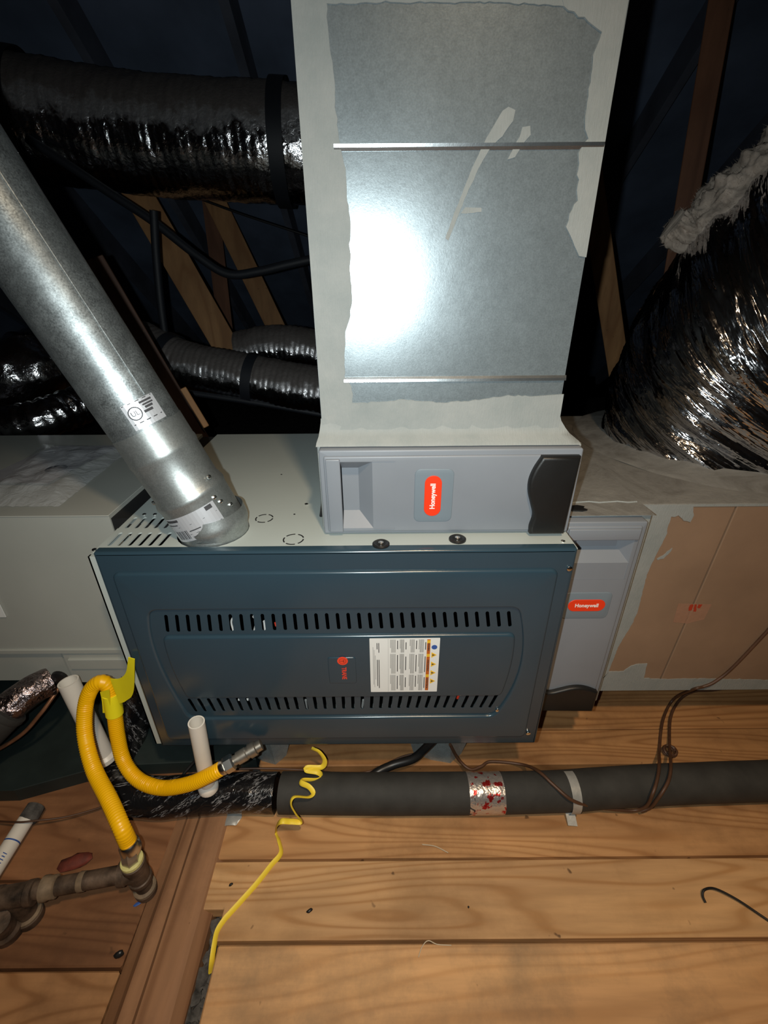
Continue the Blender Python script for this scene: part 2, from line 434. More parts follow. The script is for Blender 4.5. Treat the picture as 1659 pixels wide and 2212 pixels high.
M['copper'] = plain('dull_copper', (0.34, 0.16, 0.085), 0.45, 0.6, var=0.3, scale=30)
M['pan'] = plain('dark_reflecting_pan', (0.018, 0.027, 0.026), 0.5, var=0.4, scale=7, bump=0.1)  # dark reflection of bare metal put into the base colour
M['kraft'] = plain('brown_kraft_facing', (0.27, 0.175, 0.112), 0.7, var=0.10, scale=7, bump=0.12, bscale=240)
M['paper'] = plain('white_label_stock', (0.78, 0.79, 0.77), 0.5, var=0.02)
M['ink'] = plain('grey_print', (0.33, 0.33, 0.32), 0.6, var=0.05)
M['inkdark'] = plain('dark_print', (0.045, 0.045, 0.05), 0.6)
M['orange'] = plain('orange_band', (0.52, 0.12, 0.015), 0.5, var=0.05)
M['amber'] = plain('amber_sign', (0.85, 0.50, 0.03), 0.5, var=0.04)
M['blue'] = plain('blue_sign', (0.035, 0.10, 0.36), 0.5, var=0.04)
M['greytape'] = plain('grey_cloth_tape', (0.42, 0.42, 0.40), 0.4, 0.3, var=0.15, scale=40, bump=0.4, bscale=90)
M['foil'] = foil('crinkled_foil', rough=0.15, sc=22, strength=0.55, dist=0.008)
M['foil_fine'] = foil('finely_crinkled_foil', c=(0.72, 0.72, 0.75), rough=0.13, sc=40, strength=0.42, dist=0.006, top_shade=0.9)
M['strap'] = plain('black_strap', (0.010, 0.012, 0.017), 0.6)
M['fluff'] = plain('fibreglass_fluff', (0.36, 0.30, 0.25), 0.95, var=0.45, scale=22, bump=0.9, bscale=70)
M['thread'] = plain('pale_thread', (0.62, 0.52, 0.38), 0.7)
M['redclay'] = plain('red_sealant', (0.15, 0.028, 0.016), 0.75, var=0.5, scale=30, bump=0.5)
M['chip'] = plain('pale_wood_chip', (0.50, 0.28, 0.15), 0.7, var=0.2, scale=30)
t = NT('black_tape_wrap'); co = t.coord(); uv = t.coord((1, 1, 1), 'UV')
def rot(ang, sc):
    m0 = t.n('ShaderNodeMapping'); m0.inputs['Rotation'].default_value = (0, 0, math.radians(ang)); t.l(uv, m0.inputs[0])
    m1 = t.n('ShaderNodeMapping'); m1.inputs['Scale'].default_value = (*sc, 1); t.l(m0.outputs[0], m1.inputs[0]); return m1.outputs[0]
pr = t.mix(1.0, t.ramp(t.noise(rot(WRAP_ANG, (95, 420)), 1.0, 2), [(0.50, (0, 0, 0)), (0.56, (1, 1, 1))]), t.ramp(t.noise(rot(WRAP_ANG, (14, 75)), 1.0, 1), [(0.52, (0, 0, 0)), (0.57, (1, 1, 1))]), 'MULTIPLY')
M['wrap'] = t.done(t.mix(pr, (0.008, 0.008, 0.009), (0.22, 0.22, 0.23)), 0.20, 0.0, t.bump(t.noise(co, 26, 4, 0.6, 0.8), 0.8, 0.006))
t = NT('printed_foil_tape'); co = t.coord()
fl = t.ramp(t.noise(co, 70, 2), [(0.56, (0, 0, 0)), (0.62, (1, 1, 1))])
M['foiltape'] = t.done(t.mix(fl, (0.66, 0.62, 0.60), (0.50, 0.03, 0.03)), 0.25, 0.75, t.bump(t.noise(co, 60, 4), 0.7, 0.004))
t = NT('clear_plastic_film'); co = t.coord()
M['film'] = t.done((0.85, 0.87, 0.9), 0.12, 0.0, t.bump(t.noise(co, 30, 4, 0.6, 1.0), 0.8, 0.006), Alpha=0.30)
t = NT('clear_packing_tape'); M['packtape'] = t.done((0.55, 0.30, 0.20), 0.12, 0.0, t.bump(t.noise(t.coord(), 60, 3), 0.5, 0.003), Alpha=0.45)

# ================================================================= STRUCTURE
FT, FB, FL, FR_, FY = 0.737, 0.207, -0.522, 0.347, 0.687      # furnace top, bottom, left, right, front
floor = structure('floor')
obj('subfloor', boxm(-3.2, 3.2, -1.6, 5.2, -0.16, -0.06), M['subfloor'], floor)
def plank(x0, x1, y0, y1, z1, mat, tilt=0.0, t=0.032):
    bm = boxm(x0, x1, y0, y1, z1 - t, z1, bev=0.003, seg=1)
    if tilt:
        bmesh.ops.rotate(bm, verts=bm.verts, cent=((x0 + x1) / 2, (y0 + y1) / 2, z1), matrix=Matrix.Rotation(tilt, 3, 'Z'))
    return obj('plank', bm, mat, floor)
# boards to the right of the joist
gx = -0.352
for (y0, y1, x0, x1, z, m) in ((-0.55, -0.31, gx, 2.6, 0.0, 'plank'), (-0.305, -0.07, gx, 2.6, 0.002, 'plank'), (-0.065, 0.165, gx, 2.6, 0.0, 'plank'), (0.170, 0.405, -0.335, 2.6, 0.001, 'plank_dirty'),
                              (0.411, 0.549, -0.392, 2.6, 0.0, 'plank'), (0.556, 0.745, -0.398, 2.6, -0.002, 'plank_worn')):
    if y0 == 0.411:                                # this board has a corner sawn out beside the joist
        obj('plank', platem(Frame((0, 0, 0), (1, 0, 0), (0, 1, 0)), [(-0.342, y0), (x1, y0), (x1, y1), (x0, y1), (x0, 0.462), (-0.342, 0.462)], (), z, 0.032, bev=0.002, nb=2), M[m], floor)
    else: plank(x0, x1, y0, y1, z, M[m])
# the raised boards under the furnace and behind it
yb = 0.752
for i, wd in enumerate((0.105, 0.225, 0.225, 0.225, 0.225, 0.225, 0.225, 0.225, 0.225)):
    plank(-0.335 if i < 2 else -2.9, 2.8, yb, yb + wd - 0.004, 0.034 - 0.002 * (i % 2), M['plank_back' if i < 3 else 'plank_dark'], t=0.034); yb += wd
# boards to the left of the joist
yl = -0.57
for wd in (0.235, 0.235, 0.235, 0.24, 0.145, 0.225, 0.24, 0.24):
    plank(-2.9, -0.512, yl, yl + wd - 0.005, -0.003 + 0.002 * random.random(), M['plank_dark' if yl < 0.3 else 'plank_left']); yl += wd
# the joist between the two floors, with its grain split into ridges
bm = bmesh.new()
xs = [-0.508, -0.484, -0.4815, -0.479, -0.452, -0.4495, -0.447, -0.400, -0.385, -0.368]
zs = [-0.004, 0.006, -0.012, 0.007, 0.008, -0.014, 0.007, 0.006, 0.004, -0.02]
rows = []
for k in range(29):
    y = -0.5 + k * 0.05
    rows.append([bm.verts.new((x + 0.004 * noise.noise(V((x * 50, y * 3, 1))) - 0.012 * (y - 0.3) , y, z + 0.0015 * noise.noise(V((x * 80, y * 6, 5))))) for x, z in zip(xs, zs)])
for A, B in zip(rows, rows[1:]):
    for k in range(len(xs) - 1): bm.faces.new((A[k], A[k + 1], B[k + 1], B[k]))
g = bmesh.ops.extrude_face_region(bm, geom=list(bm.faces))
for v in g['geom']:
    if isinstance(v, bmesh.types.BMVert): v.co.z = -0.055
bmesh.ops.recalc_face_normals(bm, faces=bm.faces)
obj('joist', bm, M['joist'], floor, label='grooved timber joist running between the floorboards')
# loose grey insulation in the open slot beside the joist
bm = bmesh.new()
for k in range(240):
    p = V((random.uniform(-0.372, -0.338), random.uniform(-0.4, 0.455), -0.05 + random.uniform(0, 0.022)))
    r = random.uniform(0.004, 0.011)
    g = bmesh.ops.create_icosphere(bm, subdivisions=1, radius=r, matrix=Matrix.Translation(p) @ Matrix.Diagonal((1.3, 1.5, 0.7, 1)))
    for v in g['verts']: v.co += V((random.uniform(-1, 1), random.uniform(-1, 1), random.uniform(-1, 1))) * r * 0.45
tag(obj('loose_insulation', bm, M['debris']), 'grey loose insulation crumbs in the slot beside the joist', 'insulation', kind='stuff')

# roof: a slope falling away from the photographer, and one behind; gable walls
ceil = structure('ceiling')
bm = bmesh.new()
beam(bm, (0, 0.2, 3.55), (0, 5.4, 0.15), (1, 0, 0), 6.6, 0.03)
beam(bm, (0, 0.2, 3.55), (0, -2.2, 1.95), (1, 0, 0), 6.6, 0.03)
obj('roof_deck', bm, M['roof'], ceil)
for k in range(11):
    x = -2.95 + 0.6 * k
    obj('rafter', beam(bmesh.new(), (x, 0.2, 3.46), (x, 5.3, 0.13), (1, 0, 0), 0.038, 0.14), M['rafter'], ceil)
for nm, x in (('wall_left', -3.2), ('wall_right', 3.2)):
    bm = bmesh.new()
    vs = [bm.verts.new((x, y, z)) for y, z in ((-2.2, -0.1), (5.4, -0.1), (5.4, 0.15), (0.2, 3.55), (-2.2, 1.95))]
    bm.faces.new(vs); g = bmesh.ops.extrude_face_region(bm, geom=list(bm.faces))
    for v in g['geom']:
        if isinstance(v, bmesh.types.BMVert): v.co.x += 0.05 if x > 0 else -0.05
    bmesh.ops.recalc_face_normals(bm, faces=bm.faces)
    tag(obj(nm, bm, M['roof']), kind='structure')
tag(obj('wall_front', boxm(-3.2, 3.2, -2.25, -2.2, -0.1, 1.97), M['roof']), kind='structure')

# ================================================================= FURNACE
fu = thing('furnace', (-0.087, 1.03, FB), 'horizontal gas furnace with slotted slate blue front door and pale grey casing', 'furnace')
bm = bmesh.new()
box(bm, FL, FL + 0.002, FY + 0.014, 1.38, FB, FT - 0.002); box(bm, FR_ - 0.002, FR_, FY + 0.014, 1.38, FB, FT - 0.002)
box(bm, FL, FR_, 1.378, 1.38, FB, FT - 0.002); box(bm, FL, FR_, FY + 0.014, 1.38, FB, FB + 0.002)
obj('casing', bm, M['casing'], fu)
bm = bmesh.new()
box(bm, FL + 0.004, FR_ - 0.004, 0.80, 0.803, FB + 0.004, FT - 0.004)
obj('inner_panel', bm, M['inner'], fu)
# pale flange down the left of the door
bm = bmesh.new()
box(bm, FL - 0.016, FL + 0.003, FY + 0.008, FY + 0.016, FB, FT - 0.012); box(bm, FL - 0.016, FL - 0.013, FY + 0.008, 0.80, FB, FT - 0.012)
obj('side_flange', bm, M['casing'], fu)
# top sheet, with vent slots and the flue hole cut through
ft = Frame((0, 0, FT), (1, 0, 0), (0, 1, 0))
holes = []
PB = V((-0.331, 0.768, FT))                       # flue base
for i in range(6):
    a = W(234 + 21.8 * i, 1179, Z=FT); b = W(263 + 21.3 * i, 1150, Z=FT)
    holes.append(slot(a.x, a.y, b.x, b.y, 0.0085))
for i in range(7):
    a = W(272 + 20.6 * i, 1141, Z=FT); b = W(295 + 20.0 * i, 1117, Z=FT)
    if V((a.x - PB.x, a.y - PB.y)).length > 0.082: holes.append(slot(a.x, a.y, b.x, b.y, 0.0085))
holes.append(circ(PB.x, PB.y, 0.067, 28))
obj('top_panel', platem(ft, [(FL, FY + 0.004), (FR_, FY + 0.004), (FR_, 1.38), (FL, 1.38)], holes, 0.0, 0.003), M['casing'], fu)
# perforated knockouts: four dark arcs each
for px, py, r in ((571, 1120, 0.0170), (634, 1165, 0.0185)):
    c = W(px, py, Z=FT); bm = bmesh.new()
    for q in range(5):
        a0 = 2 * math.pi * q / 5 + 0.3
        pts = [(c.x + (r + s) * math.cos(a0 + 0.95 * k / 8), c.y + (r + s) * math.sin(a0 + 0.95 * k / 8)) for s, ks in ((0.0012, range(9)), (-0.0012, range(8, -1, -1))) for k in ks]
        plate(bm, ft, pts, (), 0.0006, 0.0006)
    obj('knockout', bm, M['inner'], fu)
# rubber grommets with a screw head in each
for px, py in ((823, 1177), (988, 1166)):
    c = W(px, py, Z=FT)
    gm = obj('grommet', lathem(c, (0, 0, 1), [(0, 0.016), (0.003, 0.0158), (0.005, 0.013), (0.004, 0.008), (0.002, 0.006)]), M['rubber'], fu, smooth=40)
    obj('screw', lathem(c + V((0, 0, 0.002)), (0, 0, 1), [(0, 0.0055), (0.004, 0.005), (0.0055, 0.002)], 12), M['nut'], gm, smooth=40)
for px, py in ((662, 1090), (1216, 1170), (204, 1188), (312, 1112), (335, 1112), (355, 1112)):
    c = W(px, py, Z=FT)
    obj('screw', lathem(c, (0, 0, 1), [(0, 0.0042), (0.002, 0.004), (0.003, 0.002)], 8), M['steel'], fu, smooth=40)
for px, py in ((608, 1025), (636, 1111)):
    c = W(px, py, Z=FT); obj('screw_hole', lathem(c, (0, 0, 1), [(0, 0.0022), (0.0006, 0.0022)], 8), M['inner'], fu)
c = W(694, 1115, Z=FT); obj('cable_stub', tubem([c, c + V((0.006, -0.004, 0.03)), c + V((0.008, 0, 0.055))], 0.004, 8), M['blackwire'], fu)

# front door: pressed steel built as a slotted pan, a raised field round a barrel shaped recess and a raised middle
fd = Frame((0, FY, 0), (1, 0, 0), (0, 0, 1))       # normal is -Y, towards the photographer
def D(px, py, y=FY): q = W(px, py, Y=y); return (q.x, q.z)
slots = []
for i in range(33):
    k = i / 32
    a = D(362.5 + (1102 - 362.5) * k, 1366 - 12 * k); b = D(358 + (1098.5 - 358) * k, 1328 - 8 * k)
    slots.append(slot(a[0], a[1], b[0], b[1], 0.0068, 3))
for i in range(33):
    k = i / 32
    a = D(425 + (1057 - 425) * k + 2 * math.sin(math.pi * k), 1538 - 9 * k - 2 * math.sin(math.pi * k)); b = D(407 + (1075 - 407) * k, 1509 - 12 * k)
    slots.append(slot(a[0], a[1], b[0], b[1], 0.0072, 3))
bm = bmesh.new()
plate(bm, fd, rrect(FL, FR_, FB, FT + 0.001, 0.004, 3), slots, 0.0, 0.018, bev=0.006, ht=0.0012)
# barrel shaped recess outline (photo outline on the door plane)
def arc3(p0, pm, p1, n=10):
    return [tuple((V(p0) * (1 - t) ** 2 + (V(pm) * 2 - V(p0) * 0.5 - V(p1) * 0.5) * 2 * t * (1 - t) + V(p1) * t ** 2)) for t in [i / n for i in range(n + 1)]]
zt, zbm = D(700, 1313)[1], D(700, 1546)[1]
left = arc3((D(325, 1318)[0], zt), D(345, 1425), (D(412, 1546)[0], zbm))
right = arc3((D(1066, 1540)[0], zbm), D(1122, 1440), (D(1120, 1308)[0], zt))
barrel = [tuple(p) for p in left] + [tuple(p) for p in right]
barrel = soften(barrel)
fieldA = rrect(D(243, 1240)[0], D(1205, 1236)[0], FB + 0.030, D(700, 1232)[1], 0.014, 5)
plate(bm, fd, fieldA, [barrel], 0.0058, 0.0058, bev=0.0056, hbev=0.0056, nb=6)
zc0, zc1 = D(700, 1503)[1], D(700, 1370)[1]
cl = arc3((D(352, 1374)[0], zc1), D(372, 1440), (D(405, 1503)[0], zc0)); cr = arc3((D(1083, 1495)[0], zc0), D(1105, 1430), (D(1112, 1366)[0], zc1))
plate(bm, fd, soften([tuple(p) for p in cl] + [tuple(p) for p in cr], 0.004, 3), (), 0.0058, 0.0058, bev=0.0056, nb=6)
q0 = D(708, 1415); q1 = D(771, 1470)
plate(bm, fd, rrect(q0[0], q1[0], q1[1], q0[1], 0.005, 3), (), 0.0078, 0.002, bev=0.0018, nb=5)
bmesh.ops.remove_doubles(bm, verts=bm.verts, dist=1e-6)
door = obj('front_door', bm, M['slate'], fu, smooth=50, label='slate blue pressed steel door with two rows of vent slots')
for px, py in ((1230, 1228), (1141, 1584), (1075, 1534), (405, 1547)):
    c = W(px, py, Y=FY - 0.001)
    obj('screw', lathem(c, (0, -1, 0), [(0, 0.0052), (0.002, 0.005), (0.0032, 0.0025)], 10), M['steel'], door, smooth=40)
# emblem: red disc with a darker ring, lettering reading downwards
lf = Frame((0, FY - 0.0079, 0), (0, 0, -1), (1, 0, 0)); lf.n = V((0, -1, 0))
def LP(px, py): q = W(px, py, Y=FY - 0.0079); return (-q.z, q.x)
c = LP(740, 1427.5)
bm = platem(lf, circ(c[0], c[1], 0.0108, 28), (), 0.0008, 0.0008)
obj('emblem', bm, M['redprint'], door)
bm = platem(lf, circ(c[0], c[1], 0.0075, 24), [circ(c[0], c[1], 0.0062, 24)], 0.0011, 0.0003)
plate(bm, lf, [(c[0] - 0.0045, c[1] + 0.0032), (c[0] - 0.0045, c[1] + 0.0012), (c[0] + 0.0045, c[1] + 0.0012), (c[0] + 0.0045, c[1] + 0.0032)], (), 0.0011, 0.0003)
plate(bm, lf, [(c[0] - 0.0011, c[1] + 0.002), (c[0] - 0.0011, c[1] - 0.005), (c[0] + 0.0011, c[1] - 0.005), (c[0] + 0.0011, c[1] + 0.002)], (), 0.0011, 0.0003)
obj('emblem_mark', bm, M['reddark'], door)
p0 = LP(742, 1441); p1 = LP(744.5, 1467)
obj('emblem_lettering', text(None, 'TRANE', lf, 0.0135, (p0[0] + p1[0]) / 2, (p0[1] + p1[1]) / 2, 0.0006, 0.0002, 0.80), M['redprint'], door)
# warning label, its lines reading downwards
k4 = [LP(797, 1381), LP(951, 1379), LP(944, 1494), LP(802, 1497)]
lx0, lx1 = (k4[0][0] + k4[1][0]) / 2, (k4[2][0] + k4[3][0]) / 2; ly0, ly1 = (k4[0][1] + k4[3][1]) / 2, (k4[1][1] + k4[2][1]) / 2
lf.o = V((0, FY - 0.0059, 0))
lab = obj('warning_label', platem(lf, rrect(lx0, lx1, ly0, ly1, 0.001, 2), (), 0.0005, 0.0005), M['paper'], door, label='white printed warning sheet with orange band and hazard triangles')
LX = lambda f: lx0 + (lx1 - lx0) * f
LY = lambda f: ly0 + (ly1 - ly0) * f
def strip(bm, a0, a1, b0, b1, h=0.0008): plate(bm, lf, [(LX(a0), LY(b0)), (LX(a1), LY(b0)), (LX(a1), LY(b1)), (LX(a0), LY(b1))], (), h, 0.0002)
def lpart(nm, bm, m): o = obj(nm, bm, m, door); return o
bm = bmesh.new(); strip(bm, 0.02, 0.97, 0.818, 0.866); lpart('label_band', bm, M['orange'])
for a in (0.035, 0.28, 0.66):
    bm = bmesh.new(); strip(bm, a, a + 0.05, 0.818, 0.866, 0.001); lpart('label_band_mark', bm, M['amber'])
for s, a in (('WARNING', 0.155), ('AVERTISSEMENT', 0.49), ('ADVERTENCIA', 0.83)):
    lpart('label_lettering', text(None, s, lf, 0.0052, LX(a), LY(0.842), 0.0010, 0.0, 0.85), M['inkdark'])
for a in (0.30, 0.47, 0.63, 0.79):
    bm = platem(lf, [(LX(a - 0.05), LY(0.888)), (LX(a + 0.05), LY(0.888)), (LX(a), LY(0.965))], (), 0.0008, 0.0003); lpart('hazard_sign', bm, M['amber'])
    bm = platem(lf, [(LX(a - 0.015), LY(0.90)), (LX(a + 0.015), LY(0.90)), (LX(a), LY(0.94))], (), 0.001, 0.0002); lpart('hazard_mark', bm, M['inkdark'])
lpart('mandatory_sign', platem(lf, circ(LX(0.16), LY(0.925), 0.0058, 20), (), 0.0008, 0.0003), M['blue'])
bm = bmesh.new(); bd = bmesh.new()
for col_, (a0, a1) in enumerate(((0.02, 0.25), (0.275, 0.64), (0.665, 0.97))):
    for r_, (b0, b1) in enumerate(((0.29, 0.375), (0.43, 0.495), (0.57, 0.645), (0.70, 0.775))):
        n = 5
        for k in range(n):
            bb = b1 - (b1 - b0) * (k + 0.5) / n
            strip(bm, a0, a1 - (0.0 if k < n - 1 else random.uniform(0.05, 0.14)), bb - 0.0055, bb + 0.004)
        strip(bd, a0 + 0.02 + 0.03 * (r_ % 2), a1 - random.uniform(0.02, 0.1), b1 + 0.018, b1 + 0.030)
for b, a0, a1 in ((0.045, 0.15, 0.85), (0.06, 0.2, 0.9), (0.075, 0.3, 0.75)): strip(bm, a0, a1, b, b + 0.006)
for b, a0, a1 in ((0.10, 0.08, 0.19), (0.125, 0.08, 0.25), (0.10, 0.38, 0.88), (0.125, 0.38, 0.92)): strip(bd, a0, a1, b, b + 0.011)
strip(bm, 0.01, 0.99, 0.262, 0.265)
tag(lpart('label_print', bm, M['ink']), kind='stuff'); tag(lpart('label_heading', bd, M['inkdark']), kind='stuff')
# glimpses of wiring behind the slots
for pts, m, r in (([(548, 1330), (556, 1340), (551, 1362)], 'white', 0.004), ([(572, 1342), (575, 1366)], 'white', 0.004), ([(505, 1366), (500, 1340), (515, 1325)], 'white', 0.002),
                  ([(594, 1345), (596, 1352)], 'redprint', 0.0018), ([(515, 1511), (537, 1511)], 'white', 0.003), ([(988, 1496), (990, 1506)], 'redprint', 0.006), ([(660, 1512), (663, 1535)], 'ink', 0.003), ([(785, 1512), (782, 1530)], 'ink', 0.003)):
    P = [W(x, y, Y=FY + 0.03) for x, y in pts]
    obj('control_wire', tubem(spline(P, 5), r, 8), M[m], fu, smooth=60)

# bent sheet metal stands that carry the furnace off the boards
for i, (a, b, c, d) in enumerate((((490, 1612), (640, 1612), (602, 1676), (560, 1676)), ((868, 1608), (1036, 1608), (982, 1674), (908, 1674)))):
    yb_ = 0.752; P = [W(x, y, Y=yb_) for x, y in (a, b, c, d)]
    ztop, zbot = FB, 0.033
    xl, xr = P[0].x - 0.006, P[1].x + 0.006; xbl, xbr = P[3].x + 0.0, P[2].x
    f = (P[0].z - zbot) / max(1e-3, (P[0].z - P[3].z)); xbl = P[0].x + (P[3].x - P[0].x) * min(f, 1.5); xbr = P[1].x + (P[2].x - P[1].x) * min(f, 1.5)
    xm0, xm1 = xl + (xr - xl) * 0.45, xl + (xr - xl) * 0.60
    bl = xbl + (xbr - xbl) * 0.35; br_ = xbl + (xbr - xbl) * 0.75
    st = thing('support_stand', ((xl + xr) / 2, yb_ + 0.1, zbot), ('left' if i == 0 else 'right') + ' tapered sheet metal stand under the slate furnace door' , 'stand', 'stands under the furnace')
    bm = bmesh.new()
    fv = [bm.verts.new(p) for p in ((xl, yb_ + 0.035, ztop), (xm0, yb_ + 0.012, ztop), (xm1, yb_, ztop), (xr, yb_ + 0.03, ztop), (xbl, yb_ + 0.035, zbot), (bl, yb_ + 0.014, zbot), (br_, yb_ + 0.004, zbot), (xbr, yb_ + 0.03, zbot))]
    for k in range(3): bm.faces.new((fv[k], fv[k + 4], fv[k + 5], fv[k + 1]))
    g = bmesh.ops.extrude_face_region(bm, geom=list(bm.faces))
    for v in g['geom']:
        if isinstance(v, bmesh.types.BMVert): v.co.y += 0.003
    bmesh.ops.recalc_face_normals(bm, faces=bm.faces)
    obj('front_leaf', bm, M['galv_dark'], st)
    obj('side_leaf', beam(bmesh.new(), (xl + 0.01, yb_ + 0.28, ztop - 0.0005), (xbl + 0.01, yb_ + 0.28, zbot), (0, 1, 0), 0.48, 0.002), M['galv_dark'], st)
    obj('side_leaf', beam(bmesh.new(), (xr - 0.01, yb_ + 0.28, ztop - 0.0005), (xbr - 0.01, yb_ + 0.28, zbot), (0, 1, 0), 0.48, 0.002), M['galv_dark'], st)

# ================================================================= FILTER CABINETS (one above the furnace, one at its right)
def filter_cabinet(label, fr, L, Wd, root_loc, body, hm='mastic'):
    """fr: x along the door from the finger pocket to the black handle, y across"""
    t_ = thing('filter_cabinet', root_loc, label, 'filter cabinet', 'media filter cabinets on the furnace')
    obj('housing', body, M[hm], t_, smooth=30)
    # finger pocket: opening cut in the door, sloping walls behind
    a0, a1, b0, b1 = 0.037, 0.093, 0.014, Wd - 0.020
    bm = bmesh.new()
    plate(bm, fr, rrect(0, L, 0, Wd, 0.004, 3), [[(a0, b0), (a1, b0), (a1, b1), (a0, b1)]], 0.012, 0.03, bev=0.003)
    plate(bm, fr, rrect(0.008, L - 0.008, 0.006, Wd - 0.010, 0.004, 3), [[(a0 - 0.0005, b0), (a1, b0), (a1, b1), (a0 - 0.0005, b1)]], 0.016, 0.004, bev=0.003)
    plate(bm, fr, rrect(0.012, a0, 0.008, Wd - 0.014, 0.002, 2), (), 0.021, 0.006, bev=0.002)
    h1, h0 = 0.016, -0.008
    top = [fr.p(a, b, h1) for a, b in ((a0, b0), (a1, b0), (a1, b1), (a0, b1))]
    bot = [fr.p(a, b, h0) for a, b in ((a0, b0 + 0.026), (a0 + 0.030, b0 + 0.026), (a0 + 0.030, b1 - 0.020), (a0, b1 - 0.020))]
    tv = [bm.verts.new(p) for p in top]; bv = [bm.verts.new(p) for p in bot]
    for k in range(4):
        f = bm.faces.new((tv[k], tv[(k + 1) % 4], bv[(k + 1) % 4], bv[k]))
    bm.faces.new(bv)
    # slim ridges where the pocket moulding ends
    plate(bm, fr, rrect(a1, 0.133, b0 - 0.002, b0 - 0.0005, 0.0005, 1), (), 0.0172, 0.0012)
    plate(bm, fr, rrect(a1, 0.133, b1 + 0.0005, b1 + 0.002, 0.0005, 1), (), 0.0172, 0.0012)
    plate(bm, fr, rrect(0.132, 0.1335, b0, b1, 0.0005, 1), (), 0.0164, 0.0006)
    dr = obj('access_door', bm, M['plastic'], t_, smooth=35, label='grey plastic filter door')
    obj('badge_plate', platem(fr, rrect(0.168, 0.2375, 0.0275, Wd - 0.034, 0.011, 5), (), 0.0175, 0.0016, bev=0.0012), M['badge'], dr, smooth=40)
    pc = (0.0275 + Wd - 0.034) / 2
    obj('badge', platem(fr, rrect(0.186, 0.2165, pc - 0.040, pc + 0.040, 0.0150, 8), (), 0.0188, 0.0014, bev=0.0006), M['red'], dr, label='red pill shaped badge with white lettering')
    tf = Frame(fr.p(0, 0, 0), fr.y, -fr.x)           # lettering runs across the door
    obj('badge_lettering', text(None, 'Honeywell', tf, 0.0128, pc, -0.2012, 0.0190, 0.00035, 0.92), M['white'], dr)
    # black handle with a waved edge
    wave = spline([V((L - 0.460 + u, 0.003 + (Wd - 0.013) * f)) .to_3d() for f, u in ((0, 0.3845), (0.1, 0.383), (0.25, 0.386), (0.4, 0.379), (0.55, 0.3715), (0.7, 0.3695), (0.85, 0.375), (1.0, 0.386))], 4)
    pts = [(p.x, p.y) for p in wave][::-1] + [(L - 0.012, 0.003), (L - 0.008, Wd - 0.010)]
    obj('handle', platem(fr, pts, (), 0.028, 0.014, bev=0.006), M['black_plastic'], dr, smooth=40, label='black plastic handle with a wavy edge')
    return t_
C1Y = 0.757
bm = bmesh.new()
box(bm, -0.119, 0.353, C1Y + 0.012, 1.32, FT + 0.001, 0.908, bev=0.004, seg=2)
filter_cabinet('grey filter cabinet lying on top of the furnace under the tall duct', Frame((-0.113, C1Y, FT + 0.003), (1, 0, 0), (0, 0, 1)), 0.460, 0.166, (0.117, 1.0, FT), bm)
C2Y = 0.792
bm = bmesh.new()
box(bm, 0.352, 0.5395, C2Y + 0.012, 1.38, 0.206, 0.747, bev=0.004, seg=2)
fr2 = Frame((0.356, C2Y, 0.741), (0, 0, -1), (1, 0, 0)); fr2.n = V((0, -1, 0))
filter_cabinet('grey filter cabinet standing upright between furnace and brown plenum', fr2, 0.533, 0.164, (0.445, 1.08, 0.206), bm)
uf = [o for o in bpy.data.objects if o.name.startswith('filter_cabinet')][-1]
obj('top_skin', boxm(0.3535, 0.5393, C2Y + 0.004, 1.38, 0.7465, 0.7476), M['mastic_top'], uf)

# ================================================================= TALL DUCT
DX0, DX1, DY = -0.1085, 0.3065, 0.782
du = thing('sheet_metal_duct', (0.099, 1.03, 0.908), 'tall galvanised sheet metal duct rising from the filter cabinet', 'duct')
bm = boxm(DX0, DX1, DY, 1.30, 0.935, 2.72)
obj('duct_body', bm, M['galv'], du)
bm = bmesh.new()                                   # flared foot buried in mastic
prof = [(0.006, 0.908, 0.024, 0.010), (0.004, 0.914, 0.020, 0.009), (0.003, 0.922, 0.009, 0.006), (0.002, 0.932, 0.002, 0.004), (0.0015, 0.945, 0.0012, 0.0016), (0.001, 0.952, 0.0008, 0.0010)]
rings = []
for e, z, fy, fx in prof:
    rings.append([bm.verts.new(p) for p in [(DX0 - fx + (DX1 - DX0 + 0.040 * (fx / 0.010 if fx > 0.0 else 0) + fx) * k / 24 + 0, DY - fy + 0.0015 * noise.noise(V((k * 0.7, z * 60, 2))), z) for k in range(25)] + [(DX1 + 0.040 * fx / 0.010, 1.30, z), (DX0 - fx, 1.30, z)]])
for A, B in zip(rings, rings[1:]):
    n = len(A)
    for k in range(n): bm.faces.new((A[k], A[(k + 1) % n], B[(k + 1) % n], B[k]))
bmesh.ops.recalc_face_normals(bm, faces=bm.faces)
obj('mastic_foot', bm, M['mastic'], du, smooth=60)
fdk = Frame((0, DY, 0), (1, 0, 0), (0, 0, 1))
def DP(px, py): q = W(px, py, Y=DY); return (q.x, q.z)
def seam(ya, yb_, xa, xb, hgt, lipup):
    z0, z1 = DP(1000, yb_)[1], DP(1000, ya)[1]
    bm = bmesh.new()
    ft_, fb_ = (0.0036, 0.0007) if lipup else (0.0006, 0.0030)      # the fold stands proud at its top or its bottom edge
    R0 = [[bm.verts.new((x, DY - d, z)) for z, d in ((z1, -0.004), (z1, ft_), ((z0 + z1) / 2, (ft_ + fb_) / 2 + 0.0004), (z0, fb_), (z0, -0.004))] for x in (xa, xb)]
    for k in range(5): bm.faces.new((R0[0][k], R0[0][(k + 1) % 5], R0[1][(k + 1) % 5], R0[1][k]))
    bm.faces.new(R0[0]); bm.faces.new(R0[1][::-1])
    bmesh.ops.recalc_face_normals(bm, faces=bm.faces)
    return obj('seam', bm, M['galv_seam'], du)
seam(310, 325, DX0 + 0.044, DX1 - 0.001, 0.006, True)
seam(812, 823, DX0 + 0.043, DX1 + 0.002, 0.005, False)
